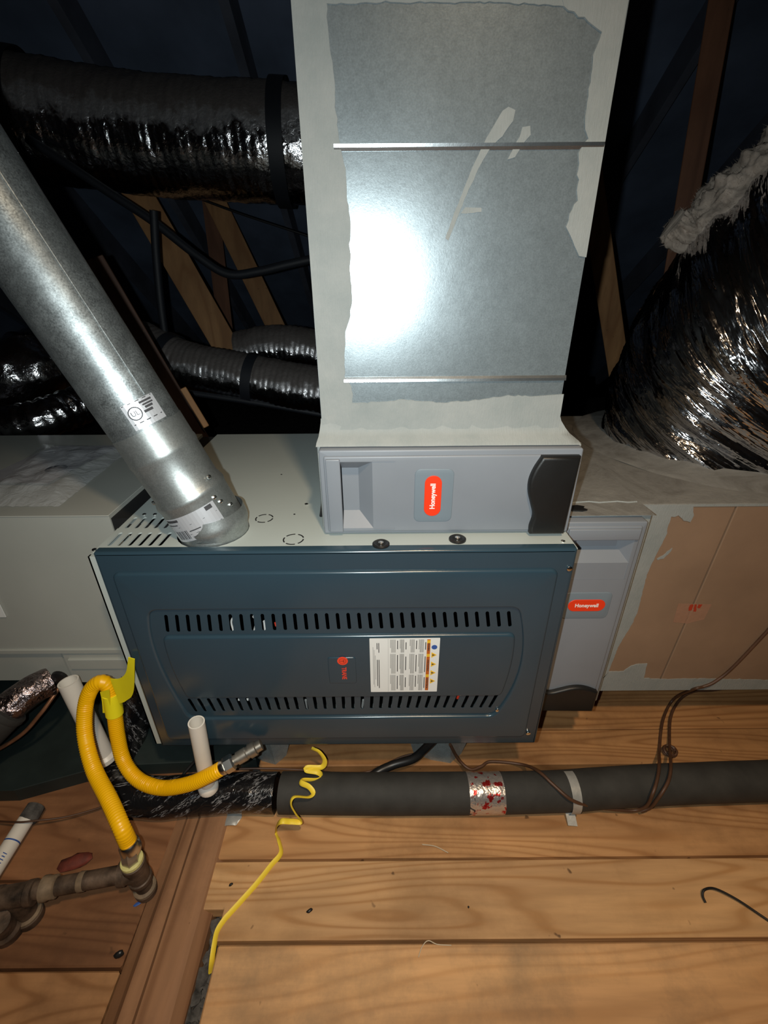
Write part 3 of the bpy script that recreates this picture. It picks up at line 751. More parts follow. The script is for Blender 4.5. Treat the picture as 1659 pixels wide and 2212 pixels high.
def mast(name, pix, amp=0.002, keep=(), h=0.0016, step=0.006, seed=0, fr=fdk, proj=None, parent=du, mat='mastic'):
    proj = proj or DP
    pts = ccw([proj(*p) for p in pix])
    if proj(*pix[0]) != pts[0]: keep = tuple((len(pix) - 2 - k) % len(pix) for k in keep)
    return obj(name, platem(fr, rag(pts, step, amp, seed, keep), (), h, h), M[mat], parent)
e0 = 621; n_ = []
Lx = lambda y: 628.5 + 0.0735 * y
Rx = lambda y: 1356.5 - 0.1637 * y
mast('mastic_band', [(Lx(-60), -60), (Lx(470), 470), (Lx(935), 935), (740, 935), (761, 870), (759, 834), (744, 813), (746, 716), (757, 682), (761, 649), (757, 594), (756, 540), (757, 480), (750, 434), (747, 366), (738, 330), (732, 299), (728, 270), (724, 193), (715, 120), (708, 53), (702, -60)], 0.002, (0, 1, 2, 3))
mast('mastic_band', [(730, 934), (761, 870), (818, 868), (869, 862), (882, 864), (966, 870), (1042, 862), (1097, 853), (1150, 856), (Rx(851), 851), (Rx(934), 934)], 0.0025, (8, 9, 10), 0.002, seed=3)
mast('mastic_band', [(Rx(-60), -60), (1200, -60), (1217, 14), (1262, 38), (1299, 70), (1280, 120), (1270, 193), (1263, 280), (1270, 300), (1249, 330), (1247, 434), (1229, 463), (1222, 490), (1240, 531), (1250, 553), (Rx(556), 556)], 0.0025, (0, 14, 15), 0.0018, seed=5)
mast('mastic_band', [(698, -60), (705, 8), (940, 5), (1100, 6), (1217, 14), (1210, -60)], 0.002, (0, 4, 5), 0.0012, seed=8)
mast('mastic_smear', [(1098, 231), (1113, 238), (1108, 262), (1085, 295), (1060, 318), (1044, 345), (1012, 410), (990, 465), (968, 520), (962, 515), (985, 450), (1020, 362), (1045, 310), (1072, 262), (1085, 240)], 0.001, h=0.0011, seed=2)
mast('mastic_smear', [(1128, 275), (1145, 272), (1146, 292), (1130, 310), (1112, 340), (1096, 345), (1110, 318), (1122, 296)], 0.0012, h=0.0010, seed=4)
mast('mastic_smear', [(1005, 448), (1040, 449), (1040, 458), (995, 461)], 0.001, h=0.0008, seed=6)

# ================================================================= FLUE PIPE
ax = (V((-0.540, 0.760, 1.267)) - PB).normalized()
fl = thing('flue_pipe', PB, 'leaning galvanised flue pipe rising from the furnace top', 'pipe')
side = ax.cross(V((0, -1, 0))).normalized()
B1 = PB + V((0.010, 0.0, 0.0)) - ax * 0.015
R = 0.0615
obj('starter_collar', lathem(PB - V((0, 0, 0.02)), (0.02, 0, 1), [(0, 0.061), (0.016, 0.0615), (0.021, 0.0635), (0.026, 0.0625)], 40, caps=False), M['galv_smooth'], fl, smooth=40)
el = [V((0.0, 0, 0.0)), V((-0.002, 0, 0.010)), V((-0.008, 0, 0.022))]
obj('adjustable_elbow', lathem(PB + V((0.004, 0, 0.012)), (ax + V((0.25, 0, 0.15))).normalized(), [(-0.022, 0.0600), (-0.004, 0.0615), (0.004, 0.0645), (0.011, 0.0655), (0.018, 0.0645), (0.024, 0.0632), (0.034, 0.0615)], 40, caps=False), M['galv_smooth'], fl, smooth=40)
Bx = PB + V((0.0, 0, 0.012))
obj('connector', lathem(Bx, ax, [(0.0, 0.0635), (0.066, 0.0640), (0.073, 0.0655), (0.077, 0.066), (0.081, 0.0650), (0.084, 0.0635), (0.088, 0.0630), (0.091, 0.0612), (0.155, 0.0612), (0.160, 0.0625), (0.166, 0.0625), (0.171, 0.0612), (0.212, 0.0612)], 48, caps=False), M['galv_smooth'], fl, smooth=35)
obj('pipe', lathem(Bx, ax, [(0.205, 0.0603), (1.75, 0.0603)], 48, caps=False), M['galv_pipe'], fl, smooth=40)
# lengthwise lock seam of the pipe
ed = (V((0, -1, 0)) - ax * ax.dot(V((0, -1, 0)))).normalized(); es_ = ax.cross(ed)          # ed faces the photographer, es_ to the right or left
if es_.x < 0: es_ = -es_
def cyl(a, s, r=0.0605): return Bx + ax * s + (ed * math.cos(a) + es_ * math.sin(a)) * r
obj('lock_seam', tubem([cyl(0.95, 0.26 + 0.05 * k, 0.0602) for k in range(30)], 0.0016, 6), M['galv_pipe'], fl)
for a, s in ((-1.15, 0.089), (1.2, 0.095), (1.0, 0.060), (1.1, 0.047), (1.35, 0.03)):
    obj('screw', lathem(cyl(a, s, 0.063), (ed * math.cos(a) + es_ * math.sin(a)), [(0, 0.0042), (0.003, 0.004), (0.0045, 0.002)], 8), M['steel'], fl, smooth=40)
def patch(a0, a1, s0, s1, r, n=10):
    bm = bmesh.new(); A = [bm.verts.new(cyl(a0 + (a1 - a0) * k / n, s0, r)) for k in range(n + 1)]; Bb = [bm.verts.new(cyl(a0 + (a1 - a0) * k / n, s1, r)) for k in range(n + 1)]
    for k in range(n): bm.faces.new((A[k], A[k + 1], Bb[k + 1], Bb[k]))
    bmesh.ops.recalc_face_normals(bm, faces=bm.faces); return bm
M['foillabel'] = plain('silver_foil_label', (0.62, 0.64, 0.68), 0.4, 0.45, var=0.03)
def bars(nm, lst, r, m):
    bm = bmesh.new()
    for a0, a1, s0, s1 in lst:
        A = [bm.verts.new(cyl(a0 + (a1 - a0) * k / 4, s0, r)) for k in range(5)]; Bb = [bm.verts.new(cyl(a0 + (a1 - a0) * k / 4, s1, r)) for k in range(5)]
        for k in range(4): bm.faces.new((A[k], A[k + 1], Bb[k + 1], Bb[k]))
    bmesh.ops.recalc_face_normals(bm, faces=bm.faces)
    return obj(nm, bm, M[m], fl)
obj('pipe_label', patch(0.25, 1.15, 0.216, 0.258, 0.0607), M['foillabel'], fl)
bars('label_print', [(0.27, 1.1, 0.256, 0.2572), (0.30, 1.1, 0.224, 0.2255), (0.7, 1.05, 0.2505, 0.2535), (0.75, 1.05, 0.246, 0.2485), (0.70, 0.95, 0.235, 0.239), (0.78, 1.0, 0.241, 0.2445)], 0.0609, 'inkdark')
bm = bmesh.new()
ringp = [cyl(0.48 + 0.010 / 0.0605 * math.cos(2 * math.pi * k / 20), 0.2400 + 0.010 * math.sin(2 * math.pi * k / 20), 0.0609) for k in range(21)]
obj('label_ring', tubem(ringp, 0.0009, 5), M['inkdark'], fl)
lfm = Frame(cyl(0.48, 0.2400, 0.0612), es_ * math.cos(0.48) - ed * math.sin(0.48), ax)
if lfm.n.dot(ed) < 0: lfm.x = -lfm.x; lfm.n = lfm.x.cross(lfm.y)
obj('label_lettering', text(None, 'UL', lfm, 0.011, 0, 0, 0.0003), M['inkdark'], fl)
obj('pipe_label', patch(-0.80, 0.90, 0.008, 0.058, 0.0643, 16), M['foillabel'], fl)
bars('label_print', [(-0.75, -0.25, 0.050, 0.055), (-0.77, -0.35, 0.043, 0.045), (-0.75, 0.85, 0.0385, 0.0392), (-0.15, 0.85, 0.020, 0.0208), (-0.10, 0.45, 0.014, 0.0152), (-0.10, 0.25, 0.026, 0.028), (0.6, 0.8, 0.048, 0.056)] +
     [(-0.62 + 0.06 * k, -0.62 + 0.06 * k + (0.02 if k % 2 else 0.035), 0.013, 0.031) for k in range(8)], 0.0646, 'inkdark')
obj('pipe_label', patch(-1.42, -1.18, 0.093, 0.152, 0.0615, 4), M['foillabel'], fl)
bars('label_print', [(-1.39, -1.22, 0.097 + 0.009 * k, 0.1025 + 0.009 * k) for k in range(6)], 0.0617, 'ink')

# ================================================================= COIL CABINET (left)
CX1, CY0, CZ1 = -0.566, 0.825, 0.741
cc = thing('coil_cabinet', (-1.2, 1.1, 0.04), 'long pale grey coil cabinet left of the furnace with a plastic bag on it', 'cabinet')
obj('top_panel', boxm(-1.95, CX1, CY0, 1.375, CZ1 - 0.003, CZ1, bev=0.0015, seg=1), M['coilpaint'], cc)
bm = bmesh.new()
box(bm, -1.95, CX1, CY0 + 0.002, 1.373, 0.372, CZ1 - 0.003)
obj('casing', bm, M['coilpaint'], cc)
bm = bmesh.new()
box(bm, -1.95, CX1, CY0 - 0.003, CY0 + 0.004, 0.366, 0.378, bev=0.001, seg=1)
obj('flange', bm, M['coilpaint'], cc)
bm = bmesh.new(); box(bm, -1.95, -0.802, CY0 + 0.012, 1.36, 0.262, 0.368)
obj('lower_panel', bm, M['coilpaint'], cc)
bm = bmesh.new(); box(bm, -0.790, CX1, CY0 + 0.004, 1.36, 0.262, 0.366); box(bm, -0.78, CX1, CY0 - 0.002, CY0 + 0.006, 0.312, 0.345, bev=0.002, seg=1)
obj('lower_panel', bm, M['coilpaint'], cc)
obj('gap_fill', boxm(CX1 + 0.0005, FL - 0.001, 0.83, 1.372, 0.262, 0.732), M['inner'], cc)  # black block filling the gap between coil cabinet and furnace
q0, q1 = W(-40, 1300, Y=CY0 - 0.001), W(13, 1333, Y=CY0 - 0.001)
obj('sticker', boxm(q0.x, q1.x, CY0 - 0.0015, CY0, q1.z, q0.z + 0.02), M['paper'], cc)
# document bag lying on the coil cabinet: film over folded papers
bg = thing('document_bag', W(110, 1030, Z=CZ1), 'crumpled clear plastic bag with papers lying on the coil cabinet', 'bag')
def sheet(bm, quad, nx, ny, hfun):
    a, b, c, d = [V(p) for p in quad]; g = []
    for j in range(ny + 1):
        r_ = []
        for i in range(nx + 1):
            u, v_ = i / nx, j / ny
            p = a.lerp(b, u).lerp(d.lerp(c, u), v_); r_.append(bm.verts.new(p + V((0, 0, hfun(p, u, v_)))))
        g.append(r_)
    for A, B in zip(g, g[1:]):
        for i in range(nx): bm.faces.new((A[i], A[i + 1], B[i + 1], B[i]))
    return bm
Zb = CZ1 + 0.0
qp = [W(-60, 1050, Z=Zb), W(105, 1052, Z=Zb), W(262, 968, Z=Zb), W(120, 968, Z=Zb)]
obj('papers', sheet(bmesh.new(), qp, 14, 10, lambda p, u, v_: 0.008 + 0.004 * crinkle(p, 9)), plain('folded_papers', (0.30, 0.30, 0.32), 0.6, var=0.15, scale=12), bg, smooth=60)
c = W(122, 1015, Z=Zb + 0.010)
obj('printed_emblem', lathem(c + V((0, 0, 0.003)), (0, 0, 1), [(0, 0.024), (0.0006, 0.024)], 20), plain('navy_print', (0.02, 0.028, 0.05), 0.5), bg)
qf = [W(-80, 1098, Z=Zb), W(128, 1096, Z=Zb), W(292, 966, Z=Zb), W(95, 962, Z=Zb)]
obj('plastic_film', sheet(bmesh.new(), qf, 40, 30, lambda p, u, v_: 0.002 + (0.020 * min(1, 5 * min(u, 1 - u, v_, 1 - v_)) + 0.0) * (0.8 + 0.5 * crinkle(p, 22)) + 0.004 * abs(crinkle(p, 60))), M['film'], bg, smooth=80)

# ================================================================= BROWN PLENUM (right)
PX0, PX1, PY, PZ0, PZ1 = 0.540, 1.60, 0.846, 0.197, 0.747
pl = thing('return_plenum', (1.07, 1.18, PZ0), 'brown kraft faced plenum box right of the furnace edged with grey mastic', 'plenum')
sx0 = W(1590, 1098, Y=PY).x; sx1 = W(1427, 1464, Y=PY).x
bm = bmesh.new()
fp = Frame((0, PY, 0), (1, 0, 0), (0, 0, 1))
plate(bm, fp, [(PX0, PZ0), (sx1 - 0.0015, PZ0), (sx0 - 0.0015, PZ1 - 0.001), (PX0, PZ1 - 0.001)], (), 0.0, 0.02, bev=0.002)
plate(bm, fp, [(sx1 + 0.0015, PZ0), (PX1, PZ0), (PX1, PZ1 - 0.001), (sx0 + 0.0015, PZ1 - 0.001)], (), 0.0005, 0.02, bev=0.002)
box(bm, PX0, PX1, PY + 0.012, 1.52, PZ0, PZ1 - 0.003)
obj('kraft_panel', bm, M['kraft'], pl)
obj('top_panel', boxm(PX0, PX1, PY - 0.001, 1.522, PZ1 - 0.003, PZ1, bev=0.001, seg=1), M['mastic_top'], pl)
def PP(px, py): q = W(px, py, Y=PY); return (q.x, q.z)
def pc_(x, y): return (1130 + x / 3.136, 1050 + y / 3.136)
def on_plenum(name, pix, **k): return mast(name, pix, fr=fp, proj=PP, parent=pl, **k)
ot = W(1392, 1092, Y=PY)
def PQ(x, z):                                      # world point on the front to pixel, for outlines that follow the box edge
    d = V((x, PY, z)) - CAM; zz = d.dot(Fw); return (829.5 + FPX * d.dot(Rt) / zz, 1106 - FPX * d.dot(Up) / zz)
on_plenum('mastic_band', [PQ(PX0 + 0.001, PZ1 - 0.001), PQ(PX0 + 0.001, PZ0 + 0.001), pc_(575, 1262), pc_(640, 1090), pc_(720, 960), pc_(770, 860), pc_(810, 700), pc_(835, 600), pc_(890, 480), pc_(965, 335), pc_(1000, 205), pc_(1050, 196), pc_(1085, 232), pc_(1130, 242), pc_(1155, 195), pc_(1150, 150), PQ(W(*pc_(1150, 130), Y=PY).x, PZ1 - 0.001)], keep=(0, 16), seed=11)
on_plenum('mastic_band', [PQ(PX0 + 0.001, PZ0 + 0.001), PQ(PX1 - 0.001, PZ0 + 0.001), PQ(PX1 - 0.001, PZ0 + 0.032), PQ(1.05, PZ0 + 0.033), pc_(1200, 1300), pc_(935, 1306), pc_(815, 1300), pc_(840, 1200), pc_(780, 1203), pc_(730, 1216), pc_(680, 1252), pc_(578, 1257)], keep=(0, 1, 2, 11), seed=12)
on_plenum('mastic_band', [PQ(PX1 - 0.001, PZ1 - 0.001), PQ(PX0 + 0.001, PZ1 - 0.001), PQ(PX0 + 0.001, PZ1 - 0.006), PQ(PX1 - 0.001, PZ1 - 0.007)], keep=(0, 1, 2, 3), h=0.0019, seed=13)
on_plenum('mastic_smear', [pc_(945, 470), pc_(1010, 418), pc_(1000, 440), pc_(950, 490), pc_(910, 500), pc_(905, 492)], h=0.001, seed=14)
tp = obj('packing_tape', platem(fp, [PP(*pc_(*q)) for q in ((1050, 795), (1275, 800), (1225, 900), (1110, 930), (1015, 920))], (), 0.0008, 0.0004), M['packtape'], pl)
for q in (((1128, 805), (1150, 800), (1142, 838), (1118, 842)), ((1160, 800), (1176, 800), (1168, 850), (1150, 848)), ((1186, 799), (1212, 800), (1196, 826), (1180, 824))):
    obj('tape_print', platem(fp, rag([PP(*pc_(*p)) for p in q], 0.003, 0.002, 5), (), 0.0012, 0.0003), M['reddark'], pl)
# mastic ridge along the top by the filter cabinet, and a torn black scrap
obj('mastic_ridge', tubem([V((0.352 + 0.02 * k, 0.856 + 0.003 * math.sin(k * 2.1), PZ1 + 0.000)) for k in range(10)], 0.003, 6), M['mastic'], pl, smooth=60)
c = W(1247, 1101, Z=0.748)
bm = bmesh.new(); vs = [bm.verts.new(c + V((x, y, 0.001))) for x, y in ((-0.014, -0.008), (0.006, -0.010), (0.018, -0.006), (0.012, 0.0), (0.017, 0.008), (0.004, 0.014), (-0.008, 0.012), (-0.016, 0.004))]
bm.faces.new(vs); g = bmesh.ops.extrude_face_region(bm, geom=list(bm.faces))
for v in g['geom']:
    if isinstance(v, bmesh.types.BMVert): v.co.z += 0.003
tag(obj('rubber_scrap', bm, M['rubber']), 'small torn black scrap on top of the upright filter cabinet', 'scrap')
for k, (x, y) in enumerate(((0.70, 1.05), (1.35, 1.05), (0.70, 1.42), (1.35, 1.42))):
    obj('foot', boxm(x - 0.06, x + 0.06, y - 0.045, y + 0.045, 0.033, PZ0), M['plank_dark'], pl)

# ================================================================= FLEX DUCTS
def flex(name, path, rad, label, mat, pitch, rib, crump, seg=56, step=None, parent_parts=(), seed=0, sc=14, group=None, folds=0.0):
    P = resample(spline(path, 14), step or pitch / 5)
    t_ = thing(name, P[0], label, 'duct', group)
    def rf(i, s, a):
        p = P[i]; q = V((math.cos(a) * 1.4, math.sin(a) * 1.4, s / rad * 1.2 + seed))
        return 1 + rib * abs(math.sin(math.pi * s / pitch + 0.4 * noise.noise(q * 1.3))) + crump * noise.noise(q * sc * 0.12) + crump * 0.6 * noise.noise(q * sc * 0.4) + folds * abs(noise.noise(V((q.x * 1.1, q.y * 1.1, q.z * 5 + 7))))
    obj('foil_jacket', tubem(P, rad, seg, rfun=rf), M[mat], t_, smooth=60)
    return t_, P
def band(t_, P, i, r, wd, mat='strap'):
    ax_ = (P[min(i + 1, len(P) - 1)] - P[max(0, i - 1)]).normalized()
    obj('strap', lathem(P[i] - ax_ * wd / 2, ax_, [(0, r * 0.98), (0.0, r), (wd, r), (wd, r * 0.98)], 40, caps=False), M[mat], t_, smooth=30)
# big duct high on the left
Y1 = 2.25
a = W(-260, 215, Y=Y1 - 0.15); b = W(60, 262, Y=Y1 - 0.05); c = W(330, 300, Y=Y1); d = W(620, 317, Y=Y1); e = W(960, 335, Y=Y1 + 0.05)
t_, P = flex('flexible_duct', [a, b, c, d, e], 0.190, 'large foil flexible duct hung high at left behind the flue', 'foil_fine', 0.03, 0.007, 0.030, seed=3)
for px in (612,):
    i = min(range(len(P)), key=lambda k: abs(P[k].x - W(px, 317, Y=Y1).x)); band(t_, P, i, 0.205, 0.055)
i = min(range(len(P)), key=lambda k: abs(P[k].x - W(75, 262, Y=Y1).x)); band(t_, P, i, 0.208, 0.05)
# small duct low behind, between flue and tall duct
Y2 = 1.95
pts = [W(300, 745, Y=Y2 + 0.05), W(400, 790, Y=Y2), W(520, 815, Y=Y2 - 0.02), W(640, 838, Y=Y2 - 0.04), W(800, 860, Y=Y2 - 0.05)]
t_, P = flex('flexible_duct', pts, 0.098, 'slim foil flexible duct behind the furnace left of the tall duct, front one', 'foil_fine', 0.022, 0.02, 0.035, seed=11)
for px in (368, 548):
    i = min(range(len(P)), key=lambda k: abs(P[k].x - W(px, 800, Y=Y2).x)); band(t_, P, i, 0.107, 0.04)
Y3 = 2.2
pts = [W(520, 765, Y=Y3), W(600, 752, Y=Y3), W(700, 765, Y=Y3), W(860, 800, Y=Y3)]
t_, P = flex('flexible_duct', pts, 0.098, 'slim foil flexible duct partly hidden above and behind the front one', 'foil_fine', 0.022, 0.02, 0.035, seed=17)
# two ducts at the far left
pts = [W(-140, 850, Y=1.75), W(-20, 830, Y=1.75), W(70, 800, Y=1.8), W(160, 765, Y=1.95)]
t_, P = flex('flexible_duct', pts, 0.130, 'wide foil flexible duct at far left behind the flue, upper one', 'foil', 0.06, 0.07, 0.06, seed=23)
pts = [W(-120, 945, Y=1.50), W(0, 925, Y=1.50), W(90, 905, Y=1.52), W(175, 875, Y=1.62)]
t_, P = flex('flexible_duct', pts, 0.062, 'narrow foil flexible duct at far left lying just behind the coil cabinet', 'foil', 0.035, 0.10, 0.08, seed=29)
# big duct on the plenum at right
cb = V((0.955, 1.25, PZ1)); 
pts = [cb + V((0, 0, 0.004)), cb + V((0.005, 0, 0.15)), cb + V((0.035, -0.01, 0.30)), cb + V((0.13, -0.03, 0.47)), cb + V((0.30, -0.06, 0.63)), cb + V((0.55, -0.10, 0.76)), cb + V((0.95, -0.1, 0.86))]
P = resample(spline(pts, 14), 0.007)
t_ = thing('flexible_duct', cb, 'large wrinkled foil flexible duct standing on the brown plenum', 'duct')
def ridge(x, y, z): return 1 - abs(noise.noise(V((x, y, z)))) * 2
TW = 1.35
def rf(i, s, a):
    v = s * 9 + TW * (a - math.pi)
    w_ = noise.noise(V((math.cos(a) * 1.3, math.sin(a) * 1.3, s * 4)))
    f1 = abs(math.sin(v * 1.5 + 1.8 * w_)); f2 = ridge(v * 2.2, math.cos(a + s) * 1.1, math.sin(a + s) * 1.1); f3 = ridge(v * 6.0, math.cos(a) * 1.6, math.sin(a) * 1.6)
    return (0.915 + 0.040 * f1 + 0.040 * f2 + 0.012 * f3 + 0.025 * w_)
t = NT('wrinkled_foil'); uv = t.coord((1, 1, 1), 'UV'); m1 = t.n('ShaderNodeMapping'); m1.inputs['Scale'].default_value = (2.6, 0.6, 1); t.l(uv, m1.inputs[0])
m2 = t.n('ShaderNodeMapping'); m2.inputs['Scale'].default_value = (11.0, 2.6, 1); t.l(uv, m2.inputs[0]); co = t.coord()
n1 = t.bump(t.noise(m1.outputs[0], 1.0, 3, 0.5, 0.4), 0.8, 0.035); n2 = t.bump(t.noise(m2.outputs[0], 1.0, 2, 0.5), 0.5, 0.007, n1); n3 = t.bump(t.noise(co, 70, 2, 0.6), 0.35, 0.0016, n2)
M['foil_big'] = t.done(t.ramp(t.noise(m2.outputs[0], 1.0, 3), [(0.3, (0.48, 0.48, 0.50)), (0.7, (0.70, 0.70, 0.72))]), 0.12, 1.0, n3)
obj('foil_jacket', tubem(P, 0.310, 200, rfun=rf, ell=(1, 1, (0, 1, 0)), uvf=lambda s, a: (s * 9 + TW * (a - math.pi), 1.6 * (a - math.pi) - s * 3)), M['foil_big'], t_, smooth=70)
bm = bmesh.new()
lathe(bm, cb, (0, 0, 1), [(0.0, 0.385), (0.003, 0.37), (0.005, 0.345), (0.008, 0.335), (0.010, 0.315), (0.018, 0.296)], 56, caps=False)
for v in bm.verts: v.co.z += 0.004 * crinkle(v.co, 12); v.co.z = max(v.co.z, PZ1 - 0.001)
obj('mastic_collar', bm, M['mastic_top'], t_, smooth=70)

# tuft of torn fibreglass above that duct
bm = bmesh.new()
pts = [W(1455, 480, Y=1.30), W(1490, 500, Y=1.30), W(1550, 455, Y=1.28), W(1610, 405, Y=1.26), W(1680, 345, Y=1.24), W(1740, 300, Y=1.22)]
P = resample(spline(pts, 10), 0.004)
rr = [0.030 + 0.028 * min(1, k / 36) + 0.016 * noise.noise(V((k * 0.1, 2, 1))) for k in range(len(P))]
tube(bm, P, rr, 90, rfun=lambda i, s, a: 1 + 0.36 * noise.noise(V((math.cos(a) * 2, math.sin(a) * 2, s * 22))) + 0.22 * noise.noise(V((math.cos(a) * 5, math.sin(a) * 5, s * 60))) + 0.12 * noise.noise(V((math.cos(a) * 14, math.sin(a) * 14, s * 170))))
core = [v.co.copy() for v in bm.verts]
for k in range(5000):
    p = random.choice(core); cen = min((P[j] for j in range(0, len(P), 9)), key=lambda q: (q - p).length)
    d = ((p - cen).normalized() + V((random.uniform(-1, 1), random.uniform(-1, 1), random.uniform(-1, 1))) * 0.8).normalized()
    L = random.uniform(0.005, 0.018); s_ = d.orthogonal().normalized() * random.uniform(0.0004, 0.001)
    b_ = p - d * 0.004
    v1, v2, v3 = bm.verts.new(b_ - s_), bm.verts.new(b_ + s_), bm.verts.new(b_ + d * L); bm.faces.new((v1, v2, v3))
tag(obj('insulation_tuft', bm, M['fluff'], smooth=80), 'torn beige fibreglass tuft sticking out above the large right duct', 'insulation')

# ================================================================= FRAMING LUMBER
def brace(p, q, Y, wpx, thk, label, mat='brace', Yq=None, wdir=(1, 0, 0.2), end=None, name='roof_brace'):
    a = W(*p, Y=Y); b = W(*q, Y=Yq or Y); zz = ((a + b) / 2 - CAM).dot(Fw)
    ax_ = (b - a).normalized(); wd = ax_.cross((a + b) / 2 - CAM).normalized()
    wid = wpx * zz / FPX
    return tag(obj(name, beam(bmesh.new(), a, b, wd, wid, thk, 0.002), M[mat]), label, 'timber')
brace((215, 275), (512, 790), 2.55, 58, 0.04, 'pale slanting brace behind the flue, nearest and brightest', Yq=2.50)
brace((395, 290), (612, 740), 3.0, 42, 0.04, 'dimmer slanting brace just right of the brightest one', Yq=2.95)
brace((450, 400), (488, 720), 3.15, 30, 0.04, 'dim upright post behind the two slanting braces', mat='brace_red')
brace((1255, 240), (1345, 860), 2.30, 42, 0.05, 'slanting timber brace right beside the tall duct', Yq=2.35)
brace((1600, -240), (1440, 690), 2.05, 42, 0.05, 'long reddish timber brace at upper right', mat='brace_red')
brace((205, 560), (436, 950), 1.45, 34, 0.05, 'brown timber end close behind the flue, coloured as in its shadow', mat='timber_shaded')
brace((395, 838), (446, 922), 1.42, 13, 0.012, 'thin pale lath beside the shaded timber behind the flue')
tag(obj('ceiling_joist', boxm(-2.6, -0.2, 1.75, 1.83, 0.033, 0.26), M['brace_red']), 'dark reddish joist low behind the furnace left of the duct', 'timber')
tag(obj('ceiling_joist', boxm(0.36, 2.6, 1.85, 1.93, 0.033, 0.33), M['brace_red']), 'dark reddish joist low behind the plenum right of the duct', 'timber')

# ================================================================= HANGING CABLES
def cable(name, pts, r, mat, label, cat='cable', n=8, seg=8, group=None):
    return tag(obj(name, tubem(spline(pts, n), r, seg), M[mat], smooth=60), label, cat, group)
cable('black_cable', [W(x, y, Y=2.02) for x, y in ((60, 300), (130, 345), (230, 412), (330, 478), (425, 552), (492, 592), (560, 586), (620, 572), (720, 550))], 0.016, 'strap', 'thick dark cable sagging across behind the flue')
cable('thin_wire', [W(x, y, Y=2.6) for x, y in ((420, 425), (520, 462), (660, 508), (740, 535))], 0.005, 'blackwire', 'thin straight wire near the left edge of the tall duct')
cable('hanging_strap', [W(x, y, Y=2.0) for x, y in ((332, 455), (338, 560), (350, 680), (368, 790))], 0.016, 'strap', 'dark strap hanging straight down behind the flue')
cable('thin_wire', [W(x, y, Y=1.85) for x, y in ((385, 845), (500, 862), (600, 878), (720, 900))], 0.012, 'strap', 'dark cord running just under the slim foil duct')

# ================================================================= DRAIN PAN
pan = thing('drain_pan', (-1.0, 1.0, -0.003), 'metal drain pan on the floor under the coil cabinet, coloured as its dark reflection', 'pan')
f0 = [W(-420, 1760, Z=0.004), W(40, 1738, Z=0.004), W(215, 1692, Z=0.034), W(330, 1660, Z=0.034)]
bm = bmesh.new()
out = [(-1.9, 0.672), (-0.93, 0.690), (-0.74, 0.752), (-0.345, 0.768), (-0.345, 1.45), (-1.9, 1.45)]
plate(bm, Frame((0, 0, 0), (1, 0, 0), (0, 1, 0)), out, (), 0.040, 0.043, bev=0.002)
obj('pan_floor', bm, M['pan'], pan)

# ================================================================= INSULATED LINE ON THE FLOOR
PR = 0.046
ln = thing('insulated_pipe', W(900, 1712, Z=PR), 'black foam insulated pipe lying along the floor below the furnace', 'pipe')
cz = PR + 0.001
cen = [(250, 1700), (330, 1722), (430, 1716), (520, 1712), (620, 1712), (800, 1714), (1010, 1713), (1085, 1712), (1220, 1708), (1300, 1702), (1450, 1693), (1659, 1686), (1900, 1676), (2300, 1660)]
L3 = [W(x, y, Z=cz) for x, y in cen]
path = resample(spline(L3, 12), 0.012)
def seg_of(x0, x1):
    X0, X1 = W(x0, 1712, Z=cz).x, W(x1, 1705, Z=cz).x
    return [p for p in path if X0 - 0.006 <= p.x <= X1 + 0.006]
obj('foam_sleeve', tubem(seg_of(611, 1016), PR, 40, rfun=lambda i, s, a: 1 + 0.012 * noise.noise(V((s * 9, math.cos(a), math.sin(a))))), M['foam'], ln, smooth=50)
obj('foam_sleeve', tubem(seg_of(1078, 2300), PR * 0.985, 40, rfun=lambda i, s, a: 1 + 0.018 * noise.noise(V((s * 9 + 5, math.cos(a), math.sin(a))))), M['foam'], ln, smooth=50)
obj('foil_tape', tubem(seg_of(1011, 1086), PR * 1.006, 40, rfun=lambda i, s, a: 1 + 0.02 * noise.noise(V((s * 60, math.cos(a) * 4, math.sin(a) * 4)))), M['foiltape'], ln, smooth=70, label='silver foil tape band with red print')
c0 = min(path, key=lambda p: abs(p.x - W(1227, 1708, Z=cz).x))
obj('tape_strap', lathem(c0 - V((0.011, 0.003, 0)), (1, 0.02, 0), [(0, PR * 1.02), (0.022, PR * 1.025)], 32, caps=False), M['greytape'], ln, smooth=40, label='grey cloth tape strap')
q = W(1229, 1762, Z=0.004)
obj('tape_tail', sheet(bmesh.new(), [q + V((-0.010, -0.022, 0)), q + V((0.012, -0.024, 0)), q + V((0.010, 0.030, 0.022)), q + V((-0.012, 0.030, 0.022))], 4, 6, lambda p, u, v_: 0.004 * math.sin(3 * v_)), M['greytape'], ln)
# wrapped bend on the left, rising behind the furnace corner
wp = [W(306, 1452, Y=0.855), W(300, 1500, Y=0.850), W(285, 1560, Y=0.835), W(266, 1620, Y=0.800), W(256, 1680, Y=0.735), W(280, 1712, Y=0.675)] + [p for p in path if W(335, 1722, Z=cz).x < p.x < W(626, 1712, Z=cz).x][::4]
wp = resample(spline(wp, 8), 0.010)
obj('tape_wrap', tubem(wp, PR * 0.985, 40, rfun=lambda i, s, a: 1 + 0.05 * noise.noise(V((s * 14, math.cos(a) * 1.5, math.sin(a) * 1.5))) + 0.025 * noise.noise(V((s * 45, math.cos(a) * 3, math.sin(a) * 3))), uvf=lambda s, a: (s, a * PR)), M['wrap'], ln, smooth=60, label='glossy black tape wrap with white print')

